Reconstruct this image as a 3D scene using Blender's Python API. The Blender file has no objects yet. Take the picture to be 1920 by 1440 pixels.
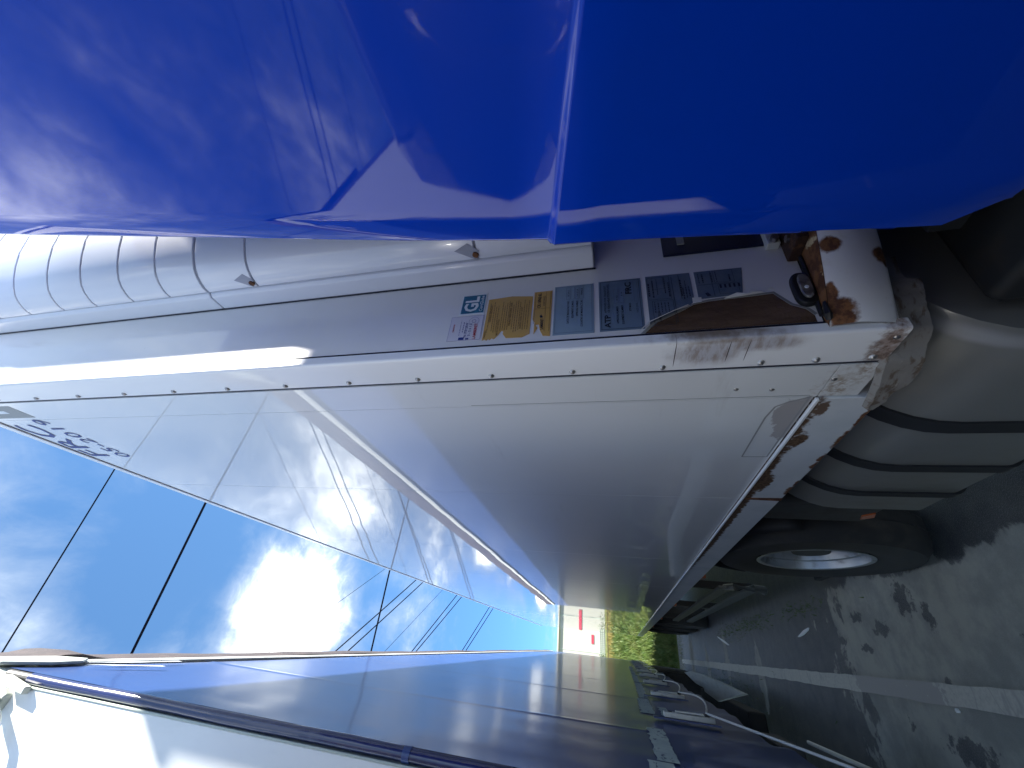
import bpy, math, random
from mathutils import Vector, Matrix
rnd = random.Random(7)
sc = bpy.context.scene
COL = sc.collection
PI = math.pi
R = math.radians

# ------------------------------------------------------------------ camera
cam_d = bpy.data.cameras.new('camera')
cam_d.sensor_width = 36; cam_d.lens = 744 / 1920 * 36
cam_d.clip_start = 0.02; cam_d.clip_end = 2000
cam = bpy.data.objects.new('camera', cam_d); COL.objects.link(cam)
F = Vector((208, -510, -744)).normalized()
Z = Vector((-2979, -130, -744)); Z = (Z - F * Z.dot(F)).normalized()
X = F.cross(Z)
H = 1.57
m = Matrix((X, F, Z)).to_4x4(); m.translation = (0, 0, H)
cam.matrix_world = m
sc.camera = cam

# ------------------------------------------------------------------ light
SUN_EL, SUN_AZ = R(49), R(59.5)          # azimuth measured from -Y towards +X
sun_dir = Vector((math.sin(SUN_AZ) * math.cos(SUN_EL), -math.cos(SUN_AZ) * math.cos(SUN_EL), math.sin(SUN_EL)))
sl = bpy.data.lights.new('sun', 'SUN'); sl.energy = 2.4; sl.angle = R(1.6); sl.color = (1, .95, .87)
so = bpy.data.objects.new('sun', sl); COL.objects.link(so)
so.rotation_euler = sun_dir.to_track_quat('Z', 'Y').to_euler()
so.location = (5, -5, 12)

sc.view_settings.view_transform = 'Standard'; sc.view_settings.look = 'None'
sc.view_settings.exposure = 3.3; sc.view_settings.gamma = 1
sc.view_settings.use_curve_mapping = False

w = bpy.data.worlds.new('World'); sc.world = w; w.use_nodes = True
nt = w.node_tree; nt.nodes.clear()


class G:
    """tiny node-graph helper"""
    def __init__(s, nt): s.nt = nt
    def n(s, typ, ins=None, **kw):
        o = s.nt.nodes.new(typ)
        for k, v in kw.items(): setattr(o, k, v)
        for k, v in (ins or {}).items(): s.set(o.inputs[k], v)
        return o
    def set(s, sock, v):
        if isinstance(v, bpy.types.NodeSocket): s.nt.links.new(v, sock)
        else:
            if sock.type == 'RGBA' and hasattr(v, '__len__') and len(v) == 3: v = tuple(v) + (1,)
            sock.default_value = v
    def m(s, op, a, b=0.0, c=0.0, clamp=False):
        o = s.nt.nodes.new('ShaderNodeMath'); o.operation = op; o.use_clamp = clamp
        for i, v in enumerate((a, b, c)): s.set(o.inputs[i], v)
        return o.outputs[0]
    def vm(s, op, a, b=(0, 0, 0), out=0):
        o = s.nt.nodes.new('ShaderNodeVectorMath'); o.operation = op
        s.set(o.inputs[0], a); s.set(o.inputs[1], b)
        return o.outputs['Value'] if op in ('LENGTH', 'DOT_PRODUCT', 'DISTANCE') else o.outputs[0]
    def noise(s, vec, scale, detail=4, rough=.55, dist=0, col=False):
        o = s.n('ShaderNodeTexNoise', {'Vector': vec, 'Scale': scale, 'Detail': detail, 'Roughness': rough, 'Distortion': dist})
        return o.outputs['Color' if col else 'Fac']
    def ramp(s, v, lo, hi):
        o = s.n('ShaderNodeMapRange', {'Value': v, 'From Min': lo, 'From Max': hi}, interpolation_type='SMOOTHSTEP')
        return o.outputs[0]
    def mix(s, f, a, b):
        o = s.nt.nodes.new('ShaderNodeMix'); o.data_type = 'RGBA'
        s.set(o.inputs[0], f); s.set(o.inputs[6], a); s.set(o.inputs[7], b)
        return o.outputs[2]
    def scale(s, v, sc_):
        return s.vm('MULTIPLY', v, sc_)
    def blobs(s, pos, items, amp=.3, nscale=8, soft=.25):
        """union of soft ellipsoids (centre, radii) with noisy rim"""
        nz = s.vm('SUBTRACT', s.noise(pos, nscale, 4, .65, col=True), (.5, .5, .5))
        out = None
        for c, r in items:
            q = s.vm('DIVIDE', s.vm('SUBTRACT', pos, c), r)
            q = s.vm('ADD', q, s.vm('MULTIPLY', nz, (amp * 2,) * 3))
            d = s.vm('LENGTH', q)
            v = s.ramp(d, 1, 1 - soft)
            out = v if out is None else s.m('MAXIMUM', out, v)
        return out


g = G(nt)
tc = g.n('ShaderNodeTexCoord').outputs['Generated']
nrm = g.vm('NORMALIZE', tc)
sep = g.n('ShaderNodeSeparateXYZ', {0: nrm})
zz = g.m('MAXIMUM', sep.outputs[2], 0.0)
den = g.m('ADD', zz, .06)
px = g.m('DIVIDE', sep.outputs[0], den); py = g.m('DIVIDE', sep.outputs[1], den)
pc = g.n('ShaderNodeCombineXYZ', {0: px, 1: py, 2: 0.0}).outputs[0]
sky = g.n('ShaderNodeTexSky', sky_type='NISHITA', sun_disc=False, sun_elevation=SUN_EL, sun_rotation=PI - SUN_AZ,
          altitude=50, air_density=1.0, dust_density=.05, ozone_density=2.6).outputs[0]
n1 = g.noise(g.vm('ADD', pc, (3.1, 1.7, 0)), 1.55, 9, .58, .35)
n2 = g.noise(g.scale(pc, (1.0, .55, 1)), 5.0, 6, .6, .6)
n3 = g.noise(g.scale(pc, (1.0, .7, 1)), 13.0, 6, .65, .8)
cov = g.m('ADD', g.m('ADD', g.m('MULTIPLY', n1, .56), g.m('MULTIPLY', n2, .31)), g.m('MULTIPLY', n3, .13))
cov = g.m('ADD', cov, .03)  # extra cloud cover, added all round to brighten the shaded gap


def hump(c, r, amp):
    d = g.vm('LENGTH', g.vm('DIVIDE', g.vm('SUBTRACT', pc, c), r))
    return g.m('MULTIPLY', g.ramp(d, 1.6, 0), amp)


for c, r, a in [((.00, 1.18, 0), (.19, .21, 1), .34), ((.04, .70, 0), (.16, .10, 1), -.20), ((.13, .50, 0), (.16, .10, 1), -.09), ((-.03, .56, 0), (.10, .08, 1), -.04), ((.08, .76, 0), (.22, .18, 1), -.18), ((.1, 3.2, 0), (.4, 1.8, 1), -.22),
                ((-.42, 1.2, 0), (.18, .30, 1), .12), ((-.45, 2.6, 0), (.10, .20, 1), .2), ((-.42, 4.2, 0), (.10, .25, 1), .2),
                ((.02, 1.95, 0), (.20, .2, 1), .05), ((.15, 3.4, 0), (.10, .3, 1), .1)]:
    cov = g.m('ADD', cov, hump(c, r, a))  # negative humps keep the framed sky blue despite the added cover
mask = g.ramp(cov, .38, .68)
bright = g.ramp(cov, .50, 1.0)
ccol = g.mix(bright, (.74, .88, 1.08), (11.6, 11.7, 10.9))  # thick clouds made overbright for the light they give
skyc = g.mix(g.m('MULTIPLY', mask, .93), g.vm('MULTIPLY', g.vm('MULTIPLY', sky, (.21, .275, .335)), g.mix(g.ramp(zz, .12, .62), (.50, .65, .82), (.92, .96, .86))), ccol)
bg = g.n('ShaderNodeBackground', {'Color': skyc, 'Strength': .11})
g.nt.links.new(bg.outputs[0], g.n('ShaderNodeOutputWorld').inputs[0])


# ------------------------------------------------------------------ materials
def S(r, g_, b):
    f = lambda c: (c / 255 / 12.92) if c / 255 <= .04045 else ((c / 255 + .055) / 1.055) ** 2.4
    return (f(r), f(g_), f(b))


MATS = {}


def mat(name, base, rough=.5, metal=0, coat=0, coat_rough=.03, var=None, dirt=None, bump=None, layers=None, wave=None, spec=.5, rvar=None, crough=None):
    """var=(scale,colour,lo,hi)  dirt=(scale,colour,lo,hi,amount)  bump=(scale,dist)  layers=[(blobs,amp,nscale,soft,colour,rough,(speckle scale, colour2))]"""
    M = bpy.data.materials.new(name); M.use_nodes = True
    t = M.node_tree; t.nodes.clear(); q = G(t)
    pos = q.n('ShaderNodeNewGeometry').outputs['Position']
    c = base; r = rough; ct = coat; me = metal
    if var:
        vs = var[4] if len(var) > 4 else (1, 1, 1)
        c = q.mix(q.ramp(q.noise(q.scale(pos, vs), var[0], 6, .6), var[2], var[3]), c, var[1])
    if dirt:
        ds = dirt[5] if len(dirt) > 5 else (1, 1, 1)
        f = q.m('MULTIPLY', q.ramp(q.noise(q.scale(pos, ds), dirt[0], 8, .65), dirt[2], dirt[3]), dirt[4])
        c = q.mix(f, c, dirt[1])
        r = q.m('ADD', q.m('MULTIPLY', f, .25), r)
    if rvar:
        r = q.m('ADD', q.m('MULTIPLY', q.noise(pos, rvar[0], 5, .6), rvar[1]), r)
    for L in (layers or []):
        items, amp, ns, soft, col, lr = L[:6]
        f = q.blobs(pos, items, amp, ns, soft)
        if len(L) > 6 and L[6]:
            lc = q.mix(q.ramp(q.noise(q.scale(pos, L[6][2] if len(L[6]) > 2 else (1, 1, 1)), L[6][0], 6, .7), .4, .62), col, L[6][1])
        else: lc = col
        if len(L) > 7: f = q.m('MULTIPLY', f, q.ramp(q.noise(pos, L[7][0], 6, .7), L[7][1], L[7][2]))
        c = q.mix(f, c, lc)
        r = q.m('ADD', q.m('MULTIPLY', q.m('SUBTRACT', 1.0, f), r), q.m('MULTIPLY', f, lr))
        if coat: ct = q.m('MULTIPLY', ct, q.m('SUBTRACT', 1.0, f))
    b = q.n('ShaderNodeBsdfPrincipled')
    q.set(b.inputs['Base Color'], c); q.set(b.inputs['Roughness'], r); q.set(b.inputs['Metallic'], me)
    q.set(b.inputs['Coat Weight'], ct); q.set(b.inputs['Coat Roughness'], coat_rough)
    q.set(b.inputs['Specular IOR Level'], spec)
    hgt = None
    if bump: hgt = q.m('MULTIPLY', q.noise(pos, bump[0], 6, .6), bump[1])
    if wave:
        hw = q.m('MULTIPLY', q.noise(q.scale(pos, wave[2] if len(wave) > 2 else (1, 1, 1)), wave[0], 2, .5), wave[1])
    if bump:
        bn = q.n('ShaderNodeBump', {'Height': hgt, 'Distance': 1.0, 'Strength': 1.0})
        q.set(b.inputs['Normal'], bn.outputs[0])
    if wave:
        bw = q.n('ShaderNodeBump', {'Height': hw, 'Distance': 1.0, 'Strength': 1.0})
        if not bump: q.set(b.inputs['Normal'], bw.outputs[0])
        else: q.set(bn.inputs['Normal'], bw.outputs[0])
        q.set(b.inputs['Coat Normal'], bw.outputs[0])
    q.nt.links.new(b.outputs[0], q.n('ShaderNodeOutputMaterial').inputs[0])
    MATS[name] = M
    return M


RUST = (.085, .030, .012); RUST2 = (.20, .085, .03); BROWN = (.060, .030, .018); CREAM = (.62, .50, .30)
white_side = mat('white_gelcoat_side', (.80, .81, .80), .35, coat=1, coat_rough=.015, wave=(.9, .0016), var=(1.2, (.76, .78, .77), .35, .7),
                 dirt=(3.5, (.42, .38, .32), .62, .85, .5, (1, .5, 3)),
                 layers=[([((.54, .86, 1.09), (.05, .10, .05)), ((.54, .80, 1.06), (.04, .08, .03))], .9, 40, .9, (.36, .30, .23), .6, None, (60, .4, .6)),
                         ([((.54, 1.02, 1.13), (.02, .12, .035)), ((.54, .98, 1.155), (.02, .07, .03))], .5, 30, .1, (.40, .38, .37), .55)])
white_wall = mat('white_gelcoat_nose', (.80, .79, .77), .38, coat=.6, coat_rough=.06, wave=(2, .002), var=(2, (.75, .74, .71), .35, .7),
                 dirt=(30, (.3, .27, .22), .68, .8, .5))
white_strip = mat('white_aluminium_corner', (.82, .83, .83), .38, coat=.5, coat_rough=.08, wave=(5, .0008), dirt=(60, (.25, .2, .16), .70, .78, .6),
                  layers=[([((.54, .715, 1.37), (.06, .055, .10)), ((.54, .695, 1.29), (.06, .03, .12))], .4, 16, .7, (.50, .50, .53), .45, (80, (.34, .29, .27), (1, .25, 1))),
                          ([((.56, .68, 1.36), (.03, .012, .17))], .5, 30, .7, (.23, .18, .14), .6, None),
                          ([((.54, .72, 1.06), (.06, .10, .035))], .9, 45, .7, (.36, .28, .24), .6, (70, (.16, .1, .07))),
                          ([((.54, .715, 1.437), (.05, .05, .0012)), ((.54, .715, 1.335), (.05, .04, .0012)), ((.54, .715, 1.30), (.05, .04, .001))], .0, 10, .3, (.05, .04, .035), .7)])
white_unit = mat('white_fridge_cover', (.78, .79, .82), .32, coat=.7, coat_rough=.05, wave=(3, .0015), dirt=(18, (.35, .33, .3), .66, .85, .35))
skirt_m = mat('white_painted_steel_lip', (.78, .78, .76), .42, coat=.3, dirt=(14, (.5, .42, .25), .55, .8, .6),
              layers=[([((.700, .60, 1.15), (.020, .08, .022)), ((.572, .665, 1.145), (.035, .05, .03)), ((.600, .66, 1.16), (.04, .05, .014))], .6, 28, .35, RUST, .8, (70, RUST2)),
                      ([((.672, .62, 1.065), (.022, .06, .022))], .4, 28, .3, RUST, .8, (80, RUST2))])
rust_m = mat('rusty_steel', RUST, .85, var=(38, RUST2, .42, .6), dirt=(16, CREAM, .56, .62, .85), bump=(90, .002))
rail_m = mat('white_steel_rail', (.66, .69, .70), .5, coat=.3, coat_rough=.15, var=(6, (.58, .62, .63), .4, .7),
             layers=[([((.53, 1.95, 1.1155), (.08, 1.35, .036)), ((.53, 1.12, 1.085), (.06, .05, .022)), ((.53, 1.45, 1.082), (.06, .09, .022))], .55, 42, .25, (.15, .085, .04), .85, (110, (.06, .028, .014))),
                     ([((.53, y_, .988), (.06, rnd.uniform(.03, .10), rnd.uniform(.008, .016))) for y_ in (.92, 1.0, 1.12, 1.24, 1.30, 1.45, 1.52)], .7, 50, .4, RUST, .85, (90, RUST2)),
                     ([((.53, .95, 1.09), (.06, .035, .018))], .8, 60, .3, (.14, .09, .06), .85)])
bumper_m = mat('weathered_bumper', (.22, .21, .19), .8, var=(24, (.12, .09, .065), .50, .64, (1, 1, 2.5)), dirt=(40, (.30, .28, .25), .62, .68, .7, (1, 1, 2)), bump=(60, .002))
blue_m = mat('blue_gloss_paint', (.0002, .040, .42), .45, spec=.0, coat=.8, coat_rough=.035, wave=(1.4, .0022, (1, 1, .8)), dirt=(220, (.3, .35, .5), .80, .83, .5))
blue_rim = mat('blue_hem_paint', (.0005, .034, .38), .25, coat=1, coat_rough=.04)
dkblue = mat('dark_blue_panel', (.002, .005, .03), .45)
curtain_m = mat('blue_pvc_curtain', (.015, .044, .165), .45, coat=.48, coat_rough=.13, wave=(1.1, .003, (1, 1, .5)), var=(1.1, (.018, .052, .19), .4, .7),
                dirt=(9, (.10, .13, .22), .6, .8, .4, (1, 1, .3)))
tube_m = mat('blue_roller_pvc', (.010, .014, .07), .22, coat=.8, coat_rough=.06, wave=(14, .002))
lwall_m = mat('cream_front_wall', (.80, .82, .78), .5, coat=.2, coat_rough=.1, dirt=(7, (.68, .70, .66), .5, .75, .6, (1, 1, .3)))
gasket_m = mat('greenish_gasket', (.42, .48, .42), .5)
tape_m = mat('old_reflective_tape', (.42, .52, .50), .5, var=(20, (.50, .60, .55), .4, .6), dirt=(60, (.06, .09, .15), .58, .64, .9, (1, .25, 1)))
greytape_m = mat('grey_patch', (.30, .31, .30), .5)
silver_m = mat('dull_aluminium', (.62, .64, .60), .45, metal=.25, dirt=(20, (.25, .24, .2), .5, .8, .6))
cast_m = mat('painted_corner_casting', (.52, .56, .50), .45, dirt=(14, (.3, .3, .26), .5, .75, .6))
tarp_m = mat('brown_roof_tarpaulin', (.040, .032, .035), .8, var=(9, (.06, .045, .045), .4, .65), bump=(40, .003))
dkrim = mat('dark_rim', (.06, .062, .065), .6, metal=.3)  # plain dark metal for wheel discs and far rims
black_m = mat('black_rubber', (.012, .013, .015), .55)
seam_m = mat('black_sealant', (.010, .013, .03), .5)
dark_m = mat('dark_chassis', (.010, .012, .014), .7, dirt=(10, (.035, .028, .02), .5, .7, .6))
tank_m = mat('grey_tank', (.165, .172, .165), .42, coat=.25, coat_rough=.2, dirt=(5, (.20, .195, .175), .4, .7, .7, (1, 1, .5)), bump=(300, .0004),
             layers=[([((.58, .765, .90), (.09, .022, .16))], .1, 6, .8, (.30, .31, .32), .4)])  # lighter band at the front end is a painted rim highlight
strap_m = mat('tank_strap_rubber', (.012, .014, .018), .6)
tyre_m = mat('tyre_rubber', (.020, .021, .022), .75, dirt=(12, (.06, .055, .048), .45, .7, .6))
rim_m = mat('bare_rim', (.42, .45, .48), .42, metal=.9, dirt=(14, (.2, .19, .17), .5, .72, .7))
amber_m = mat('amber_reflector', (.50, .12, .03), .3, coat=.6)
lens_m = mat('clear_lens', (.22, .21, .20), .18, coat=1, dirt=(70, (.05, .05, .05), .45, .6, .8))
steel_m = mat('zinc_bolt', (.35, .34, .33), .3, metal=.9)
brownwood = mat('bare_brown_core', (.085, .045, .024), .8, var=(28, (.13, .075, .045), .4, .62, (1, 1, .25)), dirt=(12, (.035, .018, .010), .45, .7, .8, (1.5, 1, .4)), bump=(70, .003))
flap_m = mat('torn_white_skin', (.70, .70, .68), .6, dirt=(40, (.5, .46, .4), .6, .7, .5))
yellow_m = mat('amber_sticker', (.62, .37, .10), .55, dirt=(14, (.55, .36, .14), .4, .7, .6))
blues_m = mat('pale_blue_sticker', (.27, .37, .46), .5, var=(9, (.23, .33, .42), .4, .6))
blues2_m = mat('blue_grey_sticker', (.15, .22, .30), .5, var=(10, (.12, .18, .26), .4, .6))
blues3_m = mat('dark_blue_grey_sticker', (.095, .14, .21), .5, var=(22, (.13, .17, .23), .4, .6))
teal_m = mat('teal_sticker', (.012, .13, .24), .5, var=(60, (.02, .20, .32), .45, .6))
wst_m = mat('white_sticker', (.68, .66, .72), .5)
ink_m = mat('dark_ink', (.015, .02, .04), .6)
inkb_m = mat('blue_ink', (.02, .045, .22), .5)
inkr_m = mat('red_ink', (.45, .03, .05), .6)
inkp_m = mat('violet_ink', (.16, .15, .36), .6)
inkg_m = mat('faint_ink', (.12, .15, .20), .6)
inky_m = mat('ochre_ink', (.16, .09, .03), .6)
white_p = mat('white_ink', (.75, .8, .82), .5)
rope_m = mat('grey_cord', (.55, .57, .55), .5)
cable_m = mat('black_cable', (.005, .006, .012), 1.0, spec=0.0)
bwall_m = mat('cream_cladding', (.36, .355, .32), .6, dirt=(.8, (.31, .31, .28), .5, .7, .4))
bred_m = mat('red_stripe_paint', (.38, .03, .06), .5)
board_m = mat('galvanised_lid', (.38, .40, .37), .6, dirt=(8, (.30, .31, .28), .45, .65, .6, (3, .5, 1)))
bark_m = mat('dark_rail', (.045, .035, .012), .8)
glass_m = mat('window_glass', (.05, .06, .07), .1, coat=1)


# ------------------------------------------------------------------ mesh helpers
def tag(o, label=None, cat=None, group=None, kind=None):
    for k, v in (('label', label), ('category', cat), ('group', group), ('kind', kind)):
        if v: o[k] = v
    return o


def empty(name, loc, label=None, cat=None, group=None, rz=0):
    o = bpy.data.objects.new(name, None); COL.objects.link(o)
    o.location = loc; o.rotation_euler = (0, 0, rz); o.empty_display_size = .2
    return tag(o, label, cat, group)


ORG = {}


def origin(p):
    while p is not None and p.parent is not None: p = p.parent
    return Vector(p.location) if p is not None else Vector((0, 0, 0))


class MB:
    def __init__(s): s.v = []; s.f = []
    def add(s, vs, fs):
        b = len(s.v); s.v += [Vector(v) for v in vs]; s.f += [tuple(b + i for i in f) for f in fs]; return s
    def box(s, a, b):
        x0, y0, z0 = [min(p, q) for p, q in zip(a, b)]; x1, y1, z1 = [max(p, q) for p, q in zip(a, b)]
        return s.add([(x0, y0, z0), (x1, y0, z0), (x1, y1, z0), (x0, y1, z0), (x0, y0, z1), (x1, y0, z1), (x1, y1, z1), (x0, y1, z1)],
                     [(3, 2, 1, 0), (4, 5, 6, 7), (0, 1, 5, 4), (1, 2, 6, 5), (2, 3, 7, 6), (3, 0, 4, 7)])
    def tube(s, pts, r, n=8, cap=True):
        pts = [Vector(p) for p in pts]; rs = r if isinstance(r, (list, tuple)) else [r] * len(pts)
        up = Vector((0, 0, 1)); rings = []
        for i, p in enumerate(pts):
            d = (pts[min(i + 1, len(pts) - 1)] - pts[max(i - 1, 0)]).normalized()
            a = d.cross(up)
            if a.length < .05: a = d.cross(Vector((1, 0, 0)))
            a.normalize(); b = d.cross(a)
            rings.append([p + (a * math.cos(2 * PI * k / n) + b * math.sin(2 * PI * k / n)) * rs[i] for k in range(n)])
        vs = [v for q in rings for v in q]; fs = []
        for i in range(len(pts) - 1):
            for k in range(n): fs.append((i * n + k, i * n + (k + 1) % n, (i + 1) * n + (k + 1) % n, (i + 1) * n + k))
        if cap: fs.append(tuple(range(n))[::-1]); fs.append(tuple((len(pts) - 1) * n + k for k in range(n)))
        return s.add(vs, fs)
    def prism(s, poly, d):
        """poly: 3D points of a flat outline; d: extrusion vector"""
        poly = [Vector(p) for p in poly]; d = Vector(d); n = len(poly)
        return s.add(poly + [p + d for p in poly], [tuple(range(n)), tuple(range(2 * n - 1, n - 1, -1))] + [(i, i + n, (i + 1) % n + n, (i + 1) % n) for i in range(n)])
    def grid(s, fn, nu, nv):
        vs = [fn(i / nu, j / nv) for j in range(nv + 1) for i in range(nu + 1)]
        return s.add(vs, [(j * (nu + 1) + i, j * (nu + 1) + i + 1, (j + 1) * (nu + 1) + i + 1, (j + 1) * (nu + 1) + i) for j in range(nv) for i in range(nu)])
    def lathe_x(s, prof, c, n=40):
        """revolve (x, r) profile round an axis parallel to X through c"""
        vs = []; k = len(prof)
        for i in range(n):
            a = 2 * PI * i / n
            for (x, r) in prof: vs.append((c[0] + x, c[1] + r * math.cos(a), c[2] + r * math.sin(a)))
        fs = [(i * k + j, ((i + 1) % n) * k + j, ((i + 1) % n) * k + j + 1, i * k + j + 1) for i in range(n) for j in range(k - 1)]
        return s.add(vs, fs)
    def build(s, name, M, parent=None, smooth=False, bevel=0, label=None, solid=0, seg=2, auto=True):
        o0 = origin(parent)
        me = bpy.data.meshes.new(name); me.from_pydata([v - o0 for v in s.v], [], s.f); me.update()
        o = bpy.data.objects.new(name, me); COL.objects.link(o); o.parent = parent
        import bmesh
        bm = bmesh.new(); bm.from_mesh(me); bmesh.ops.recalc_face_normals(bm, faces=bm.faces); bm.to_mesh(me); bm.free()
        if isinstance(M, (list, tuple)):
            for q in M: me.materials.append(q)
        else: me.materials.append(M)
        if smooth or bevel:
            me.polygons.foreach_set('use_smooth', [True] * len(me.polygons))
            if auto:
                try: me.set_sharp_from_angle(angle=R(38))
                except Exception: pass
        if solid:
            md = o.modifiers.new('s', 'SOLIDIFY'); md.thickness = solid; md.offset = 0
        if bevel:
            md = o.modifiers.new('b', 'BEVEL'); md.width = bevel; md.segments = seg; md.limit_method = 'ANGLE'; md.angle_limit = R(35)
            md.harden_normals = True
        if label: o['label'] = label
        return o


def place_copy(o, dloc, parent=None):
    c = o.copy(); COL.objects.link(c); c.parent = parent or o.parent
    c.location = Vector(o.location) + Vector(dloc); return c


def arc(p0, p1, sag, n=16):
    p0, p1 = Vector(p0), Vector(p1)
    return [p0.lerp(p1, i / n) - Vector((0, 0, 4 * sag * (i / n) * (1 - i / n))) for i in range(n + 1)]


FONT_TMP = []


def lettering(lines, u, v, M, parent, name='lettering'):
    """lines: [(text, origin, cap height, width or None, extrude_bold)] laid on the plane spanned by u (reading) and v (up)"""
    u, v = Vector(u), Vector(v); dg = None; o = None
    for tx, org, hgt, wid, bold in lines:
        mb = MB(); cu = bpy.data.curves.new('t', 'FONT'); cu.body = tx; cu.size = 1; cu.offset = bold; cu.resolution_u = 2
        ob = bpy.data.objects.new('t', cu); COL.objects.link(ob)
        dg = bpy.context.evaluated_depsgraph_get(); me = bpy.data.meshes.new_from_object(ob.evaluated_get(dg))
        xs = [q.co.x for q in me.vertices] or [0]; ys = [q.co.y for q in me.vertices] or [0]
        x0, x1, y0 = min(xs), max(xs), min(ys)
        k = hgt / .72; kx = k if wid is None else wid / max(x1 - x0, 1e-6)
        mb.add([Vector(org) + u * (q.co.x - x0) * kx + v * (q.co.y) * k for q in me.vertices], [tuple(p.vertices) for p in me.polygons])
        bpy.data.objects.remove(ob); bpy.data.curves.remove(cu); bpy.data.meshes.remove(me)
        o0 = origin(parent)
        me = bpy.data.meshes.new(name); me.from_pydata([q - o0 for q in mb.v], [], mb.f); me.materials.append(M)
        o = bpy.data.objects.new(name, me); COL.objects.link(o); o.parent = parent
    return o


# ================================================================== GROUND
gm = bpy.data.materials.new('worn_asphalt'); gm.use_nodes = True; t = gm.node_tree; t.nodes.clear(); q = G(t)
pos = q.n('ShaderNodeNewGeometry').outputs['Position']
fine = q.noise(pos, 160, 4, .7); mid = q.noise(pos, 7, 6, .65); big = q.noise(pos, 1.4, 4, .6)
sp = q.n('ShaderNodeSeparateXYZ', {0: pos})
nA = q.m('SUBTRACT', q.noise(pos, 2.6, 7, .66, .3), .5); nB = q.m('SUBTRACT', q.noise(q.scale(pos, (.55, 1.7, 1)), 3.4, 7, .68, .4), .5)
edge_ = q.m('ADD', q.m('ADD', q.m('MULTIPLY', q.m('SUBTRACT', 3.95, sp.outputs[1]), .8), q.m('MULTIPLY', nA, 2.2)), q.m('MULTIPLY', nB, 1.0))
near_ = q.ramp(edge_, -.04, .05)
left_ = q.ramp(q.m('ADD', q.m('ADD', q.m('MULTIPLY', sp.outputs[0], 4.0), 1.55), q.m('MULTIPLY', nA, 3.0)), -.05, .08)
right_ = q.ramp(q.m('ADD', q.m('MULTIPLY', q.m('SUBTRACT', .60, sp.outputs[0]), 5.0), q.m('MULTIPLY', nA, 2.2)), -.05, .08)
near_ = q.m('MULTIPLY', q.m('MULTIPLY', near_, left_), right_)
strk = q.blobs(pos, [((-.02, 6.3, 0), (.34, .16, 1)), ((.10, 8.1, 0), (.40, .14, 1)), ((-.05, 9.9, 0), (.4, .2, 1)), ((.1, 12.0, 0), (.5, .35, 1))], 1.1, 4.2, .12)
dry = q.m('MAXIMUM', near_, q.m('MULTIPLY', strk, .9))
wetspot = q.blobs(pos, [((.33, 1.9, 0), (.02, .05, 1)), ((.43, 3.02, 0), (.10, .09, 1)), ((.33, 2.85, 0), (.07, .05, 1)), ((.30, 3.35, 0), (.05, .10, 1)), ((.22, 2.2, 0), (.03, .12, 1)), ((.05, 2.9, 0), (.03, .03, 1)),
                        ((-.22, 2.95, 0), (.06, .18, 1)), ((.38, 3.62, 0), (.04, .08, 1)), ((.20, 3.6, 0), (.03, .07, 1))], 1.3, 19, .3)
f = q.m('MULTIPLY', dry, q.m('SUBTRACT', 1.0, wetspot))
drycol = q.mix(q.ramp(q.m('ADD', q.m('MULTIPLY', mid, .5), q.m('MULTIPLY', q.noise(pos, 2.2, 6, .62, .5), .5)), .40, .60), (.235, .240, .215), (.345, .340, .290))
wetcol = q.mix(q.ramp(mid, .35, .65), (.050, .054, .058), (.085, .085, .083))
c = q.mix(f, wetcol, drycol)
c = q.mix(q.m('MULTIPLY', q.ramp(fine, .45, .75), .35), c, (.36, .35, .33))
b = q.n('ShaderNodeBsdfPrincipled', {'Base Color': c, 'Roughness': q.m('ADD', .48, q.m('MULTIPLY', f, .4)), 'Specular IOR Level': .35})
bn = q.n('ShaderNodeBump', {'Height': q.m('MULTIPLY', fine, .004), 'Distance': 1.0}); q.set(b.inputs['Normal'], bn.outputs[0])
q.nt.links.new(b.outputs[0], q.n('ShaderNodeOutputMaterial').inputs[0])
MB().add([(-60, -60, 0), (60, -60, 0), (60, 14.7, 0), (-60, 14.7, 0)], [(0, 1, 2, 3)]).build('asphalt_ground', gm)['kind'] = 'structure'

lm = bpy.data.materials.new('worn_line_paint'); lm.use_nodes = True; t = lm.node_tree; t.nodes.clear(); q = G(t)
pos = q.n('ShaderNodeNewGeometry').outputs['Position']
wear = q.ramp(q.m('ADD', q.noise(pos, 22, 7, .7), q.m('MULTIPLY', q.blobs(pos, [((0, 3.45, 0), (.2, .62, 1))], .3, 5, .4), .30)), .60, .66)
crk = q.ramp(q.m('ABSOLUTE', q.m('SUBTRACT', q.noise(q.scale(pos, (1, 2.5, 1)), 1.6, 3, .5), .5)), 0, .012)
wear = q.m('MAXIMUM', wear, q.m('MULTIPLY', q.m('SUBTRACT', 1.0, crk), .8))
pc_ = q.mix(q.ramp(q.noise(pos, 60, 5, .7), .4, .65), (.46, .455, .39), (.39, .385, .335))
c = q.mix(wear, pc_, (.32, .31, .285))
b = q.n('ShaderNodeBsdfPrincipled', {'Base Color': c, 'Roughness': .7}); q.nt.links.new(b.outputs[0], q.n('ShaderNodeOutputMaterial').inputs[0])
mb = MB()
n = 120
for i in range(n + 1):
    y = .9 + 13 * i / n; cx = .0 + .004 * (y - 3); e = rnd.uniform(-.004, .004)
    mb.v += [Vector((cx - .045 + e, y, .004)), Vector((cx + .045 + rnd.uniform(-.004, .004), y, .004))]
mb.f = [(2 * i, 2 * i + 1, 2 * i + 3, 2 * i + 2) for i in range(n)]
mb.build('painted_line', lm)['kind'] = 'structure'

# grass bank beyond the asphalt
gr = mat('bank_soil_and_grass', (.05, .085, .014), .9, var=(1.5, (.10, .11, .02), .4, .65), dirt=(4, (.09, .06, .03), .5, .7, .7))


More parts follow.
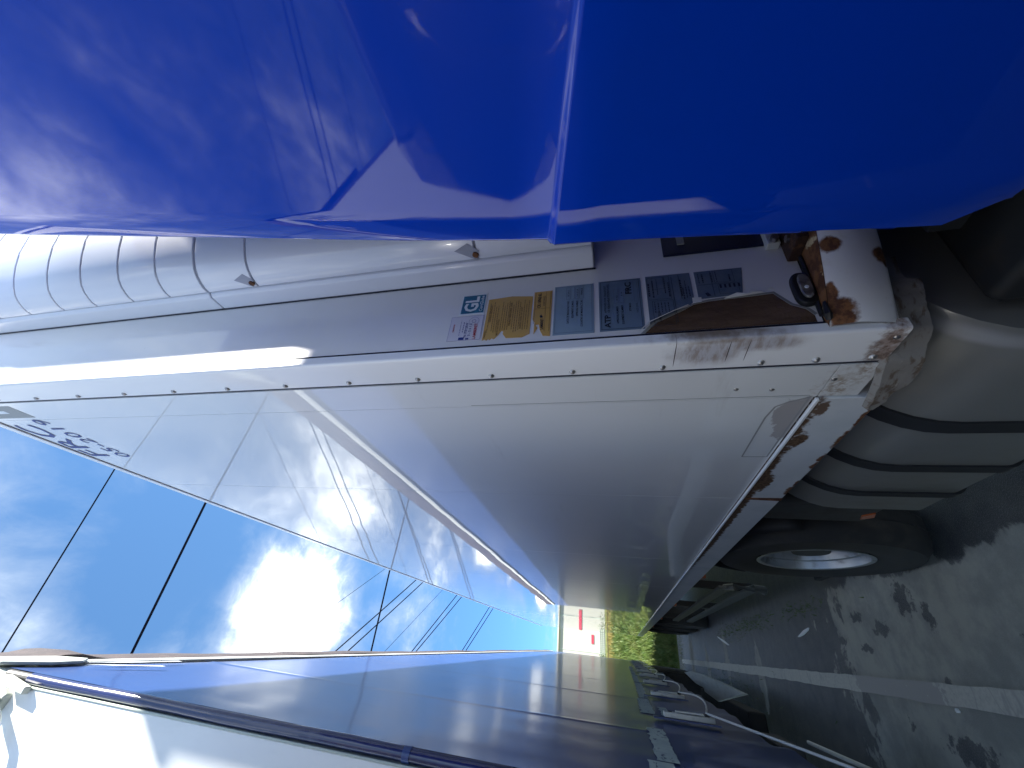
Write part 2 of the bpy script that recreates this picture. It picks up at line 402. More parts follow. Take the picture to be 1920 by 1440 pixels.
def bankz(x, y):
    if y < 14.7: return 0
    t_ = min(1, (y - 14.7) / 5.5)
    return 1.95 * t_ ** .8 + max(0, y - 20.2) * .045 + .05 * math.sin(x * 2.3 + y * 1.7) * min(1, y - 14.7)


MB().grid(lambda u_, v_: Vector((-40 + 80 * u_, 14.68 + 41 * v_ ** 1.5, bankz(-40 + 80 * u_, 14.68 + 41 * v_ ** 1.5) - .03)), 120, 60).build('grass_bank', gr, smooth=True)['kind'] = 'structure'
gm1 = mat('green_grass_blades', (.055, .105, .012), .6, var=(2.2, (.085, .115, .018), .4, .65), dirt=(5, (.16, .10, .04), .62, .72, .7))
gm2 = mat('dry_grass_blades', (.22, .165, .04), .65, var=(2, (.13, .14, .03), .4, .6))
for nm, gmt, y0, y1, cnt, hh in (('grass', gm1, 14.75, 20.0, 42000, .16), ('dry_grass', gm2, 19.6, 24.5, 16000, .2)):
    mb = MB(); vs = []; fs = []
    for i in range(cnt):
        x = rnd.gauss(.2, 2.2) if rnd.random() < .6 else rnd.uniform(-9, 9); y = rnd.uniform(y0, y1); z = bankz(x, y) - .02
        a = rnd.uniform(0, PI); l = rnd.uniform(.5, 1.5) * hh; wd = rnd.uniform(.006, .014)
        dx, dy = math.cos(a) * wd, math.sin(a) * wd; bx, by = rnd.gauss(0, .4) * l, rnd.gauss(-.1, .4) * l
        k = len(vs); vs += [(x - dx, y - dy, z), (x + dx, y + dy, z), (x + bx, y + by, z + l)]; fs.append((k, k + 1, k + 2))
    me = bpy.data.meshes.new(nm); me.from_pydata(vs, [], fs); me.materials.append(gmt)
    o = bpy.data.objects.new(nm, me); COL.objects.link(o); o['kind'] = 'stuff'

# rail fence on the bank
fr = empty('rail_fence', (0, 20.4, 1.9), 'dark two-rail fence running across the top of the grass bank', 'fence')
for zc in (1.90, 2.16):
    MB().tube([(x_, 20.4, zc + .012 * math.sin(x_ * 1.3)) for x_ in [-10 + k for k in range(23)]], .016, 6).build('rail', bark_m, fr)
for xx in (-9, -6.2, -3.3, 3.4, 6.3, 9.2): MB().box((xx - .05, 20.43, 1.5), (xx + .05, 20.53, 2.35)).build('post', bark_m, fr)

# white building
bd = empty('warehouse', (0, 50, 3), 'cream clad low building with red stripes above the grass bank', 'building')
MB().box((-14, 50, 2.6), (16, 62, 8.1)).build('wall', bwall_m, bd)
MB().box((-14.2, 49.8, 8.1), (16.2, 62.2, 8.25)).build('roof_edge', bwall_m, bd)
MB().box((.75, 49.96, 4.45), (1.55, 50, 4.7)).build('red_panel', bred_m, bd)
MB().box((1.9, 49.96, 5.75), (3.2, 50, 6.0)).build('red_panel', bred_m, bd)
MB().box((-2.6, 49.96, 5.7), (-.4, 50, 6.0)).build('red_panel', bred_m, bd)
for k in range(16): MB().box((-14 + 2 * k - .02, 49.975, 2.7), (-14 + 2 * k + .02, 50, 8.1)).build('panel_joint', gasket_m, bd)
mb = MB()
for k in range(60): mb.box((-1 + k * .16, 49.95, 3.35), (-.98 + k * .16, 50, 3.9))
for k in range(3): mb.box((-1, 49.95, 3.40 + .2 * k), (8.6, 49.98, 3.42 + .2 * k))
mb.build('mesh_screen', gasket_m, bd)
# bush beside building
leafm = mat('bush_leaf', (.05, .10, .02), .6, var=(20, (.09, .12, .03), .4, .6))
for bi, (bx, by, lb) in enumerate(((-.22, 24.5, 'thin leafy shrub on the bank beside the blue curtain'),)):
    be = empty('shrub', (bx, by, 1.9), lb, 'shrub')
    tr = MB(); lf = MB()
    for k in range(7):
        a = rnd.uniform(0, 2 * PI); p = Vector((bx, by, 1.95)); pts = [p.copy()]
        d = Vector((math.cos(a) * .35, math.sin(a) * .3, 1)).normalized()
        for q_ in range(7):
            d = (d + Vector((rnd.gauss(0, .2), rnd.gauss(0, .2), .05))).normalized(); p = p + d * rnd.uniform(.06, .15); pts.append(p.copy())
            if q_ > 1:
                for _ in range(7):
                    o_ = p + Vector((rnd.gauss(0, .09), rnd.gauss(0, .09), rnd.gauss(0, .07)))
                    a1 = Vector((rnd.gauss(0, 1), rnd.gauss(0, 1), rnd.gauss(0, 1))).normalized() * .035; a2 = Vector((rnd.gauss(0, 1), rnd.gauss(0, 1), rnd.gauss(0, 1))).normalized() * .02
                    lf.add([o_ - a1, o_ + a2, o_ + a1, o_ - a2], [(0, 1, 2, 3)])
        tr.tube(pts, [.012 * (1 - j / 9) for j in range(len(pts))], 4)
    tr.build('stem', bark_m, be); lf.build('foliage', leafm, be)

# weeds and litter on the ground
mb = MB()
for (cx, cy, sx, sy, cnt) in ((.50, 6.2, .05, .5, 260), (.52, 4.6, .04, .3, 120), (.46, 7.6, .06, .5, 200), (-.2, 9, .1, 1.5, 200), (.3, 13.9, .5, .3, 900)):
    for _ in range(cnt):
        x, y = rnd.gauss(cx, sx), rnd.gauss(cy, sy); a = rnd.uniform(0, PI); l = rnd.uniform(.01, .04)
        mb.add([(x - .004 * math.cos(a), y - .004 * math.sin(a), 0), (x + .004 * math.cos(a), y + .004 * math.sin(a), 0), (x + rnd.gauss(0, .02), y + rnd.gauss(0, .02), l)], [(0, 1, 2)])
o = mb.build('weeds', gm1); o['kind'] = 'stuff'
for (x, y, a, l, wd, lb) in ((.33, 4.62, 1.75, .30, .025, 'pale splintered strip of wood lying on the wet asphalt'), (.36, 8.1, 1.4, .8, .03, 'long pale stick lying on the asphalt under the white trailer'),
                             (-.06, 2.9, .3, .018, .018, 'tiny white scrap lying on the grey asphalt')):
    d = Vector((math.cos(a), math.sin(a), 0)) * l / 2; nrm_ = Vector((-math.sin(a), math.cos(a), 0)) * wd / 2
    p = Vector((x, y, .005))
    o = MB().prism([p - d - nrm_ * .4, p - d * .2 - nrm_, p + d - nrm_ * .2, p + d * .9 + nrm_ * .3, p + d * .1 + nrm_, p - d * .8 + nrm_ * .7], (0, 0, .012)).build('litter_scrap', flap_m)
    tag(o, lb, 'litter')

# ================================================================== REEFER TRAILER (white, right)
XS = .54
rf = empty('refrigerated_trailer', (1.83, 3, 0), 'white refrigerated box trailer with rusty lower rail right of the gap', 'trailer')
YB = 14.35; ZT = 4.05; ZB = 1.12; XR = 3.12
# box core (roof, far side, rear) set just behind the side skin
MB().box((XS + .012, .80, ZB), (XR, YB - .012, ZT - .012)).build('insulated_body', white_wall, rf)
joints = [.903, 1.635, 2.86, 4.09, 5.32, 6.55, 7.78, 9.01, 10.24, 11.47, 12.70, YB]
for a, b_ in zip(joints[:-1], joints[1:]):
    MB().box((XS, a + .0012, ZB), (XS + .012, b_ - .0012, ZT - .07)).build('side_panel', white_side, rf)
MB().box((XS, .782, ZB - .005), (XS + .012, .9028, ZT - .07)).build('side_panel', white_side, rf)
MB().box((XS, .782, 1.036), (XS + .012, .9018, ZB - .007)).build('side_panel', white_side, rf, label='short stained panel at the foot of the front corner')
# roof trim
MB().prism([(XS - .006, .66, ZT - .062), (XS + .04, .66, ZT - .062), (XS + .04, .66, ZT), (XS + .015, .66, ZT + .004), (XS - .006, .66, ZT - .02)], (0, YB - .66, 0)).build('roof_trim', white_strip, rf, bevel=.004)
MB().box((XS - .001, .76, ZT - .0695), (XS + .01, YB, ZT - .0625)).build('trim_seal', seam_m, rf)
# corner post: plan section swept up
sec = [(.54, .7725), (.54, .682), (.5412, .6775), (.545, .675), (.566, .676), (.568, .6795), (.568, .70), (.56, .7725)]
MB().prism([(x, y, 1.04) for x, y in sec], (0, 0, ZT - .07 - 1.04)).build('corner_post', white_strip, rf, bevel=.002)
MB().box((XS + .003, .7730, 1.04), (XS + .02, .7815, ZT - .07)).build('corner_seal', seam_m, rf)
MB().box((.5683, .6765, 1.17), (.5705, .69, ZT - .07)).build('wall_seal', seam_m, rf)
# rivets
rv = MB(); vs = []; n_ = 12
prof = [(-.0062, .001), (-.0055, .0038), (-.003, .0062), (0, .0074)]
rv.lathe_x(prof, (XS, .758, 1.068), n_); rv.add([(XS - .0062, .758 + .001 * math.cos(2 * PI * k / n_), 1.068 + .001 * math.sin(2 * PI * k / n_)) for k in range(n_)], [tuple(range(n_))])
r0 = rv.build('rivet', steel_m, rf, smooth=True)
for zc in (1.165, 1.265, 1.459, 1.656, 1.853, 2.051, 2.254, 2.46, 2.665, 2.872, 3.079, 3.287, 3.492, 3.697, 3.9): place_copy(r0, (0, 0, zc - 1.068))
for yc, zc in ((.862, 1.29), (.868, 1.215), (.835, 1.105), (.70, 1.055)): place_copy(r0, (.0034, yc - .758, zc - 1.068))
# thin sealant line where the wrap tape ends
MB().box((XS - .0008, .896, 1.13), (XS, .8972, 1.95)).build('tape_edge', greytape_m, rf)
# outline of a removed sticker on the side
ol = [(1.245, 1.195), (1.245, 1.128), (.905, 1.128), (.925, 1.165), (.945, 1.187), (1.0, 1.195)]
mb = MB()
for (a, b_) in zip(ol, ol[1:] + ol[:1]):
    dy, dz = b_[0] - a[0], b_[1] - a[1]; L_ = math.hypot(dy, dz); ny, nz = -dz / L_ * .0022, dy / L_ * .0022
    mb.add([(XS - .0006, a[0] - ny, a[1] - nz), (XS - .0006, b_[0] - ny, b_[1] - nz), (XS - .0006, b_[0] + ny, b_[1] + nz), (XS - .0006, a[0] + ny, a[1] + nz)], [(0, 1, 2, 3)])
mb.build('sticker_outline', greytape_m, rf)
# bottom rail
for a, b_ in zip([.905, 1.62, 3.0, 5.2, 8.0, 11], [1.612, 2.992, 5.192, 7.992, 10.992, YB]):
    MB().box((XS - .006, a, .985), (XS + .05, b_, ZB - .012)).build('lower_rail', rail_m, rf, bevel=.003)
MB().box((XS - .010, .905, ZB - .010), (XS - .0005, YB, ZB - .0025)).build('rail_lip', white_strip, rf, bevel=.002)
MB().prism([(XS - .008, 1.603, .985), (XS - .008, 1.608, ZB - .014), (XS - .008, 1.622, ZB - .014), (XS - .008, 1.632, .985)], (.01, 0, 0)).build('rail_bracket', rust_m, rf)
# front wall
WY = .68
MB().box((.571, WY, 1.17), (XR - .03, .79, ZT - .01)).build('front_wall', white_wall, rf)
MB().box((.571, .667, ZT - .06), (XR, WY - .001, ZT)).build('roof_trim', white_strip, rf, bevel=.003)


def onwall(pts, off=0.0): return [Vector((x, WY - off, z)) for x, z in pts]


# delaminated patch: proud white skin torn away, brown core inside
patch = [(.573, 1.496), (.600, 1.472), (.630, 1.413), (.644, 1.391), (.650, 1.36), (.652, 1.327), (.654, 1.28), (.657, 1.237), (.640, 1.226), (.622, 1.214), (.607, 1.19), (.590, 1.180), (.573, 1.18)]
cen = Vector((.61, 0, 1.3))
mb = MB().add([Vector((x, WY - .0009, z)) for x, z in patch], [tuple(range(len(patch)))])
mb.build('bare_core_patch', brownwood, rf, label='bare brown patch where the white skin has torn off')
# grey-blue torn rim
rim_o = [(.573, 1.505), (.602, 1.478), (.634, 1.416), (.6475, 1.392), (.656, 1.36), (.659, 1.327), (.660, 1.28), (.6625, 1.234), (.642, 1.220), (.625, 1.208), (.61, 1.184), (.594, 1.174)]
mb = MB()
for i in range(len(rim_o) - 1):
    a, b_ = rim_o[i], rim_o[i + 1]; c_, d_ = patch[i], patch[i + 1]
    mb.add([(a[0], WY - .0012, a[1]), (b_[0], WY - .0012, b_[1]), (d_[0], WY - .002, d_[1]), (c_[0], WY - .002, c_[1])], [(0, 1, 2, 3)])
mb.build('torn_edge', greytape_m, rf)
fl = MB()
fl.add([(.573, WY - .010, 1.508), (.596, WY - .013, 1.483), (.618, WY - .016, 1.436), (.634, WY - .014, 1.405), (.640, WY - .003, 1.398), (.632, WY - .002, 1.43), (.605, WY - .002, 1.485)], [(0, 1, 5, 6), (1, 2, 5), (2, 3, 4, 5)])
fl.build('torn_flap', flap_m, rf, solid=.0012, label='white torn flap of skin curling off the wall')
fl = MB().add([(.654, WY - .007, 1.325), (.661, WY - .009, 1.305), (.656, WY - .009, 1.285), (.665, WY - .010, 1.278), (.661, WY - .008, 1.262), (.662, WY - .002, 1.25), (.653, WY - .002, 1.33)], [(0, 1, 2, 3, 4, 5, 6)])
fl.build('torn_flap', flap_m, rf, solid=.001)
fl = MB().add([(.647, WY - .004, 1.392), (.661, WY - .005, 1.392), (.660, WY - .005, 1.374), (.648, WY - .004, 1.374)], [(0, 1, 2, 3)])
fl.build('torn_flap', flap_m, rf, solid=.001)
fl = MB().add([(.664, WY - .006, 1.246), (.672, WY - .007, 1.24), (.667, WY - .004, 1.232)], [(0, 1, 2)]); fl.build('torn_flap', flap_m, rf, solid=.001)


# stickers -----------------------------------------------------------
def sticker(poly, M, lab, off=.0012):
    return MB().prism(onwall(poly, off), (0, .0009, 0)).build('sticker', M, rf, label=lab)


def rect(x0, x1, z0, z1): return [(x0, z0), (x1, z0), (x1, z1), (x0, z1)]


def bars(lst, M, par, off=.0019):
    mb = MB()
    for (x0, x1, z0, z1) in lst: mb.add(onwall(rect(x0, x1, z0, z1), off), [(0, 1, 2, 3)])
    o0 = origin(par); me = bpy.data.meshes.new('printed_rules'); me.from_pydata([q_ - o0 for q_ in mb.v], [], mb.f); me.materials.append(M)
    o = bpy.data.objects.new('printed_rules', me); COL.objects.link(o); o.parent = par; return o


def frame(x0, x1, z0, z1, t_=.0012): return [(x0, x1, z0, z0 + t_), (x0, x1, z1 - t_, z1), (x0, x0 + t_, z0, z1), (x1 - t_, x1, z0, z1)]


U, V = (1, 0, 0), (0, 0, 1)
def tx(s_, x, z, h_, w_=None, b_=.0): return (s_, (x, WY - .0021, z), h_, w_, b_)
def scribble(x0, x1, z, h_=.0016, k=14):
    out = []; x = x0
    while x < x1 - .002:
        l = rnd.uniform(.002, .008); out.append((x, min(x + l, x1), z, z + h_)); x += l + rnd.uniform(.0008, .002)
    return out


# GL emblem
s1 = sticker(rect(.675, .743, 1.868, 1.934), white_p, 'small teal square emblem reading GL')
MB().prism(onwall(rect(.678, .740, 1.871, 1.931), .0016), (0, .0003, 0)).build('emblem_field', teal_m, s1)
lettering([tx('GL', .683, 1.888, .036, .052, .03), tx('CertGlobe', .682, 1.8745, .009, .054, .01)], U, V, white_p, s1)
# white sticker with circle and red word
s1 = sticker([(.589, 1.866), (.669, 1.866), (.669, 1.952), (.591, 1.952)], wst_m, 'worn white sticker with red word and violet ring')
bars(frame(.590, .668, 1.867, 1.951, .0006) + scribble(.606, .655, 1.922, .0012) + scribble(.616, .650, 1.914, .002) + scribble(.612, .650, 1.908, .0012), inkp_m, s1)
lettering([tx('LAMBERET', .592, 1.879, .008, .05, .02), tx('CEMAFROID', .618, 1.938, .004, .026, .02)], U, V, inkr_m, s1)
lettering([tx('N 7/3 25.6', .600, 1.904, .006, .045, .02), tx('3 - 5 6 1 2', .603, 1.894, .006, .04, .02)], U, V, inkb_m, s1, 'handwriting')
mb = MB()
for k in range(28):
    a, a2 = 2 * PI * k / 28, 2 * PI * (k + 1) / 28
    for rr, wd in ((.0125, .0007), (.0045, .001)):
        mb.add([(.650 + (rr + e * wd) * math.cos(t_), WY - .0021, 1.890 + (rr + e * wd) * math.sin(t_)) for t_, e in ((a, 0), (a2, 0), (a2, 1), (a, 1))], [(0, 1, 2, 3)])
mb.build('printed_ring', inkp_m, s1)
bars([(.592, .600, 1.908, 1.922), (.592, .597, 1.896, 1.904)], inkb_m, s1)
# big amber sticker, torn lower-left edge
s1 = sticker([(.586, 1.861), (.589, 1.855), (.585, 1.85), (.590, 1.846), (.586, 1.842), (.591, 1.838), (.588, 1.832), (.595, 1.826), (.600, 1.822), (.607, 1.819), (.613, 1.815), (.609, 1.811), (.602, 1.812), (.596, 1.808),
              (.589, 1.803), (.5875, 1.765), (.597, 1.7475), (.717, 1.7475), (.724, 1.80), (.7195, 1.861)], yellow_m, 'large torn amber notice sticker with small print')
L1 = []
for z in (1.852, 1.8415, 1.836, 1.8305, 1.8195, 1.814, 1.8085, 1.803, 1.792, 1.7865, 1.781, 1.7755, 1.765, 1.7595, 1.754):
    L1 += scribble(.604 + rnd.uniform(0, .012), .712 - rnd.uniform(0, .02), z, .0013)
bars(L1, inky_m, s1)
lettering([tx('TRANSPORT', .592, 1.8545, .004, .024, .02), tx('CONTROL CERTIFICATE', .642, 1.847, .0045, .055, .02), tx('IMPORTANT NOTICE', .598, 1.8245, .0045, .05, .02),
           tx('READ BEFORE USE', .626, 1.797, .0045, .075, .02), tx('INSPECTION OF UNIT', .614, 1.7695, .004, .07, .02)], U, V, inky_m, s1)
# narrow amber sticker with notch
s1 = sticker([(.594, 1.738), (.612, 1.730), (.623, 1.735), (.623, 1.727), (.606, 1.724), (.588, 1.716), (.5855, 1.6995), (.731, 1.6995), (.730, 1.744), (.64, 1.743), (.63, 1.738)], yellow_m, 'narrow amber sticker with a torn notch')
bars([(.625, .728, 1.7395, 1.7403), (.60, .728, 1.7025, 1.7033), (.672, .6727, 1.703, 1.74), (.60, .728, 1.7135, 1.7141)], inky_m, s1)
lettering([tx('CK 13962 6L', .675, 1.726, .0085, .048, .02), tx('CERTIFIED', .680, 1.7155, .005, .034, .0), tx('LAMBERET', .606, 1.717, .007, .034, .02)], U, V, ink_m, s1)
mb = MB(); mb.add(onwall([(.644, 1.718), (.653, 1.7235), (.648, 1.7265), (.642, 1.724)], .002), [(0, 1, 2, 3)]); mb.build('bird_mark', ink_m, s1)
# pale blue plate sticker
s1 = sticker(rect(.586, .741, 1.601, 1.6935), blues_m, 'pale blue sticker listing date of manufacture and equipment number')
bars(frame(.591, .737, 1.605, 1.690, .0007), inkg_m, s1)
bx = []
for z in (1.656, 1.6455, 1.635, 1.6245): bx += frame(.694, .734, z, z + .009, .0005)
bars(bx, inkg_m, s1)
lettering([tx('DATE OF MANUFACTURE', .618, 1.658, .0048, .070, .01), tx('EQUIPMENT NUMBER', .634, 1.6475, .0048, .055, .01), tx('APPROVAL NUMBER', .638, 1.637, .0048, .05, .01),
           tx('COUNTRY OF MANUFACTURE', .606, 1.6265, .0048, .083, .01), tx('07.2013', .704, 1.658, .004, .02), tx('110 52 24', .702, 1.637, .004, .024), tx('FRANCE', .706, 1.6265, .0045, .022, .01)], U, V, ink_m, s1)
# ATP sticker
s1 = sticker(rect(.587, .7435, 1.494, 1.589), blues2_m, 'blue grey sticker headed ATP with FRC in bold')
bars(frame(.591, .740, 1.498, 1.585, .0009), ink_m, s1)
bx = []
for z in (1.545, 1.533): bx += frame(.668, .712, z, z + .0105, .0006)
bx += frame(.668, .738, 1.502, 1.511, .0006)
bars(bx, inkg_m, s1)
lettering([tx('ATP', .5955, 1.5655, .0125, .038, .03), tx('APPROVED FOR TRANSPORT', .641, 1.573, .005, .086, .01), tx('OF PERISHABLE FOODSTUFFS', .641, 1.5655, .005, .09, .01),
           tx('APPROVAL NUMBER', .606, 1.547, .005, .052, .01), tx('EQUIPMENT NUMBER', .604, 1.536, .005, .056, .01), tx('ATP MARK', .640, 1.519, .005, .026, .01), tx('VALID UNTIL', .634, 1.504, .0045, .03, .0),
           tx('FRC', .694, 1.516, .014, .038, .03), tx('4 721', .676, 1.547, .004, .016), tx('R 16', .690, 1.536, .004, .012)], U, V, ink_m, s1)
# two dark stickers cut by the torn patch
s1 = sticker([(.587, 1.4835), (.745, 1.4825), (.744, 1.387), (.656, 1.387), (.644, 1.398), (.620, 1.44), (.602, 1.468), (.590, 1.479)], blues3_m, 'dark blue grey sticker half torn along its lower edge')
bx = frame(.592, .664, 1.4300, 1.474, .0008) + [(.597, .735, 1.4265, 1.4275), (.664, .740, 1.411, 1.412)]
for k in (0, 1, 2, 4, 5, 8, 9): bx += scribble(.672 + rnd.uniform(0, .02), .738 - rnd.uniform(0, .02), 1.476 - .0085 * k, rnd.choice((.0014, .0022, .003)))
bx += frame(.668, .738, 1.432, 1.480, .0007) + frame(.70, .738, 1.445, 1.470, .0006)
for k in range(5): bx += scribble(.628, .66, 1.468 - .007 * k, .0018)
for k in range(3): bx += scribble(.662 + .004 * k, .70, 1.405 - .006 * k, .0022)
bars(bx, ink_m, s1)
lettering([tx('LAMBERET', .602, 1.459, .006, .03, .02)], U, V, ink_m, s1)
s1 = sticker([(.659, 1.3785), (.744, 1.3775), (.744, 1.279), (.668, 1.291), (.663, 1.30), (.6615, 1.33), (.660, 1.36)], blues3_m, 'dark blue grey sticker lowest in the column above the torn patch')
bx = [(.664, .742, 1.345, 1.346), (.700, .7008, 1.30, 1.375)]
for k in (0, 1, 3, 4, 7): bx += scribble(.706, .740 - rnd.uniform(0, .014), 1.370 - .009 * k, rnd.choice((.0014, .003)))
bx += frame(.704, .741, 1.30, 1.34, .0006) + frame(.668, .698, 1.295, 1.335, .0006)
for k in range(5): bx += [(.686, .697, 1.328 - .009 * k, 1.332 - .009 * k)]
bars(bx, ink_m, s1)
mb = MB(); mb.add(onwall([(.666, 1.352), (.676, 1.358), (.674, 1.364), (.664, 1.36)], .002), [(0, 1, 2, 3)]); mb.build('bird_mark', ink_m, s1)
# dark blue panel with a small tab on the wall
pb = MB().prism(onwall(rect(.806, 1.6, 1.203, 1.436), .006), (0, .006, 0)).build('connector_panel', dkblue, rf, bevel=.002, label='dark blue panel on the lower front wall')
MB().prism(onwall(rect(.838, .875, 1.386, 1.402), .010), (0, .004, 0)).build('tab', greytape_m, pb)
hg = MB().box((.79, WY - .02, 1.195), (.87, WY - .001, 1.222)).build('hinge', silver_m, rf, bevel=.003)
MB().tube([(.80, WY - .03, 1.208), (.80, WY - .018, 1.208)], .009, 8).build('bolt', steel_m, hg)
# oval marker lamp
def oval(cx, cz, hx, hz, tilt, y, n=28):
    out = []
    for k in range(n):
        a = 2 * PI * k / n; ux, uz = math.cos(a), math.sin(a)
        e = .55; px_ = hx * math.copysign(abs(ux) ** e, ux); pz_ = hz * math.copysign(abs(uz) ** .9, uz)
        out.append(Vector((cx + px_ * math.cos(tilt) - pz_ * math.sin(tilt), y, cz + px_ * math.sin(tilt) + pz_ * math.cos(tilt))))
    return out


lp = MB().prism(oval(.655, 1.184, .044, .0205, 0, WY - .014), (0, .014, 0)).build('marker_lamp', black_m, rf, bevel=.004, label='oval marker lamp with clear lens in black rubber')
MB().prism(oval(.655, 1.184, .033, .0115, 0, WY - .021), (0, .007, 0)).build('lens', lens_m, lp, bevel=.003)
MB().tube([(.648, WY - .0225, 1.185), (.648, WY - .02, 1.185)], .004, 8).build('reflector_dot', white_p, lp)


# protruding nose lip with rusty ledge
def lipy(x): # plan outline of the lip
    u_ = min(1, max(0, (x - .56) / .8)); return .672 - .19 * math.sin(u_ * PI / 2) ** .8
xs_ = [.555 + .05 * k for k in range(30)] + [2.05 + .2 * k for k in range(5)]
def lipz0(x): return 1.055 + .012 * min(1, (x - .555) / .25)
mb = MB()
n_ = len(xs_)
vs = []
for x in xs_: vs += [(x, WY - .001, 1.166), (x, lipy(x) + .004, 1.1655), (x, lipy(x), 1.16), (x, lipy(x) - .006, 1.12), (x, lipy(x) + .002, lipz0(x) + .01), (x, lipy(x) + .012, lipz0(x)), (x, WY - .001, lipz0(x))]
fs = [(7 * i + j, 7 * i + j + 1, 7 * i + j + 8, 7 * i + j + 7) for i in range(n_ - 1) for j in range(1, 6)]
mb.add(vs, fs); mb.build('nose_lip', skirt_m, rf, smooth=True, label='curved white steel lip with rust stains under the front wall')
mb = MB(); vs = []
for x in xs_: vs += [(x, WY - .0005, 1.1672), (x, lipy(x) + .003, 1.1668)]
mb.add(vs, [(2 * i, 2 * i + 1, 2 * i + 3, 2 * i + 2) for i in range(n_ - 1)]); mb.build('rusty_ledge', rust_m, rf, label='rust eaten top ledge of the lip')
MB().box((.745, .615, 1.167), (1.9, .679, 1.190)).build('rusty_angle', mat('dark_rust', (.035, .014, .008), .85, var=(40, (.10, .045, .02), .45, .6), bump=(80, .002)), rf, bevel=.003)
MB().tube([(.775, .64, 1.189), (.775, .64, 1.197)], .008, 8).build('bolt', steel_m, rf)
MB().tube([(.583, WY - .006, 1.172), (.66, WY - .010, 1.170), (.74, WY - .018, 1.172)], [.004, .006, .004], 6).build('black_sealant_bead', black_m, rf)
MB().tube([(.566, .664, 1.168), (.570, .656, 1.172), (.60, .655, 1.170)], [.006, .007, .003], 6).build('sealant_blob', black_m, rf)
# battered bumper wrapped round the corner
path = [(.74, .694), (.69, .697), (.65, .703), (.612, .716), (.576, .738), (.544, .775), (.5335, .83), (.531, .885), (.532, .94)]
sub = []
for i in range(len(path) - 1):
    for k in range(6): sub.append(tuple(path[i][j] + (path[i + 1][j] - path[i][j]) * k / 6 for j in (0, 1)))
sub.append(path[-1])
mb = MB(); vs = []
for i, (x, y) in enumerate(sub):
    w1, w2 = .0015 * math.sin(i * .9) + rnd.uniform(-.0008, .0008), .003 * math.sin(i * .5) + rnd.uniform(-.0015, .0015); e = 1 - abs(i / len(sub) - .5) * .4
    zt, zb_ = (1.050 if y < .78 else 1.050 - (y - .78) * .22), .972 + w2 + (.02 if i < 8 else 0) + max(0, y - .8) * .15
    ny, nx = -.35, -.9
    if i < 24: nx, ny = -.45, -.9
    if i > 34: nx, ny = -1, 0
    o_ = (.012 + w1)
    vs += [(x, y, zt), (x + nx * o_, y + ny * o_, zt - .008), (x + nx * (o_ + w1), y + ny * (o_ + w1), (zt + zb_) / 2), (x + nx * o_, y + ny * o_, zb_ + .006), (x - nx * .03, y - ny * .03, zb_)]
mb.add(vs, [(5 * i + j, 5 * i + j + 1, 5 * i + j + 6, 5 * i + j + 5) for i in range(len(sub) - 1) for j in range(4)])
mb.build('corner_bumper', bumper_m, rf, smooth=True, label='battered brown grey bumper strip wrapped round the bottom corner')
MB().box((.64, .74, .99), (XR, 1.1, 1.03)).build('coupler_plate', dark_m, rf)
MB().box((.60, .9, 1.0), (XR - .06, YB, 1.10)).build('floor_frame', dark_m, rf)
for xx in (1.35, 2.2): MB().box((xx, 1.0, .80), (xx + .12, YB - .2, 1.0)).build('chassis_beam', dark_m, rf)
# clearance lights under the rail
am0 = MB().box((XS + .02, 3.60, .925), (XS + .06, 3.70, .965)).build('side_light', amber_m, rf, bevel=.004)
for dy in (2.1, 4.2, 6.4): place_copy(am0, (0, dy, 0))
# grey patch and lettering at the top front
gp = MB().box((XS - .001, .80, 3.72), (XS, .885, 4.0 - .025)).build('grey_patch', greytape_m, rf)
MB().add([(XS - .0016, .83, 3.80), (XS - .0016, .85, 3.80), (XS - .0016, .85, 3.86), (XS - .0016, .83, 3.86)], [(0, 1, 2, 3)]).build('white_mark', white_p, gp)
lettering([('FRC', (XS - .0015, 1.25, 3.845), .12, .31, .002), ('05-2019', (XS - .0015, 1.26, 3.715), .075, .36, .0)], (0, -1, 0), (0, 0, 1), inkb_m, rf, 'lettering')['label'] = 'blue letters FRC 05-2019 near the roof'


# fridge unit ---------------------------------------------------------
def unitsec(inset=0.0):
    pr = [(.806, .618), (.807, .60), (.812, .585), (.822, .566), (.836, .549), (.855, .534), (.880, .518), (.92, .498), (.97, .478), (1.04, .462), (1.15, .450), (1.45, .440), (1.83, .437)]
    pr = [(x + inset * max(0, 1 - (x - .8) / .3), y + inset * .9) for x, y in pr]
    return pr + [(3.66 - x, y) for x, y in pr[-2::-1]]


fu = empty('cooling_unit', (1.83, .68, 0)); fu.parent = rf
bpy.data.objects.remove(fu); fu = rf
gz = [1.60, 1.885, 2.572, 2.762, 2.915, 3.071, 3.239, 3.397, 3.566, 3.735, 3.965]
sc_ = unitsec(); si = unitsec(.0045)
def shell(z0, z1, sec_, M, name, bev=.003, lab=None, close=False):
    n = len(sec_); k_ = [(x, y, z0) for x, y in sec_] + [(x, y, z1) for x, y in sec_]
    fs = [(i, i + 1, n + i + 1, n + i) for i in range(n - 1)] + [tuple(range(n)), tuple(range(2 * n - 1, n - 1, -1)), (0, n, 2 * n - 1, n - 1)]
    return MB().add(k_, fs).build(name, M, fu, bevel=bev, label=lab, seg=3)


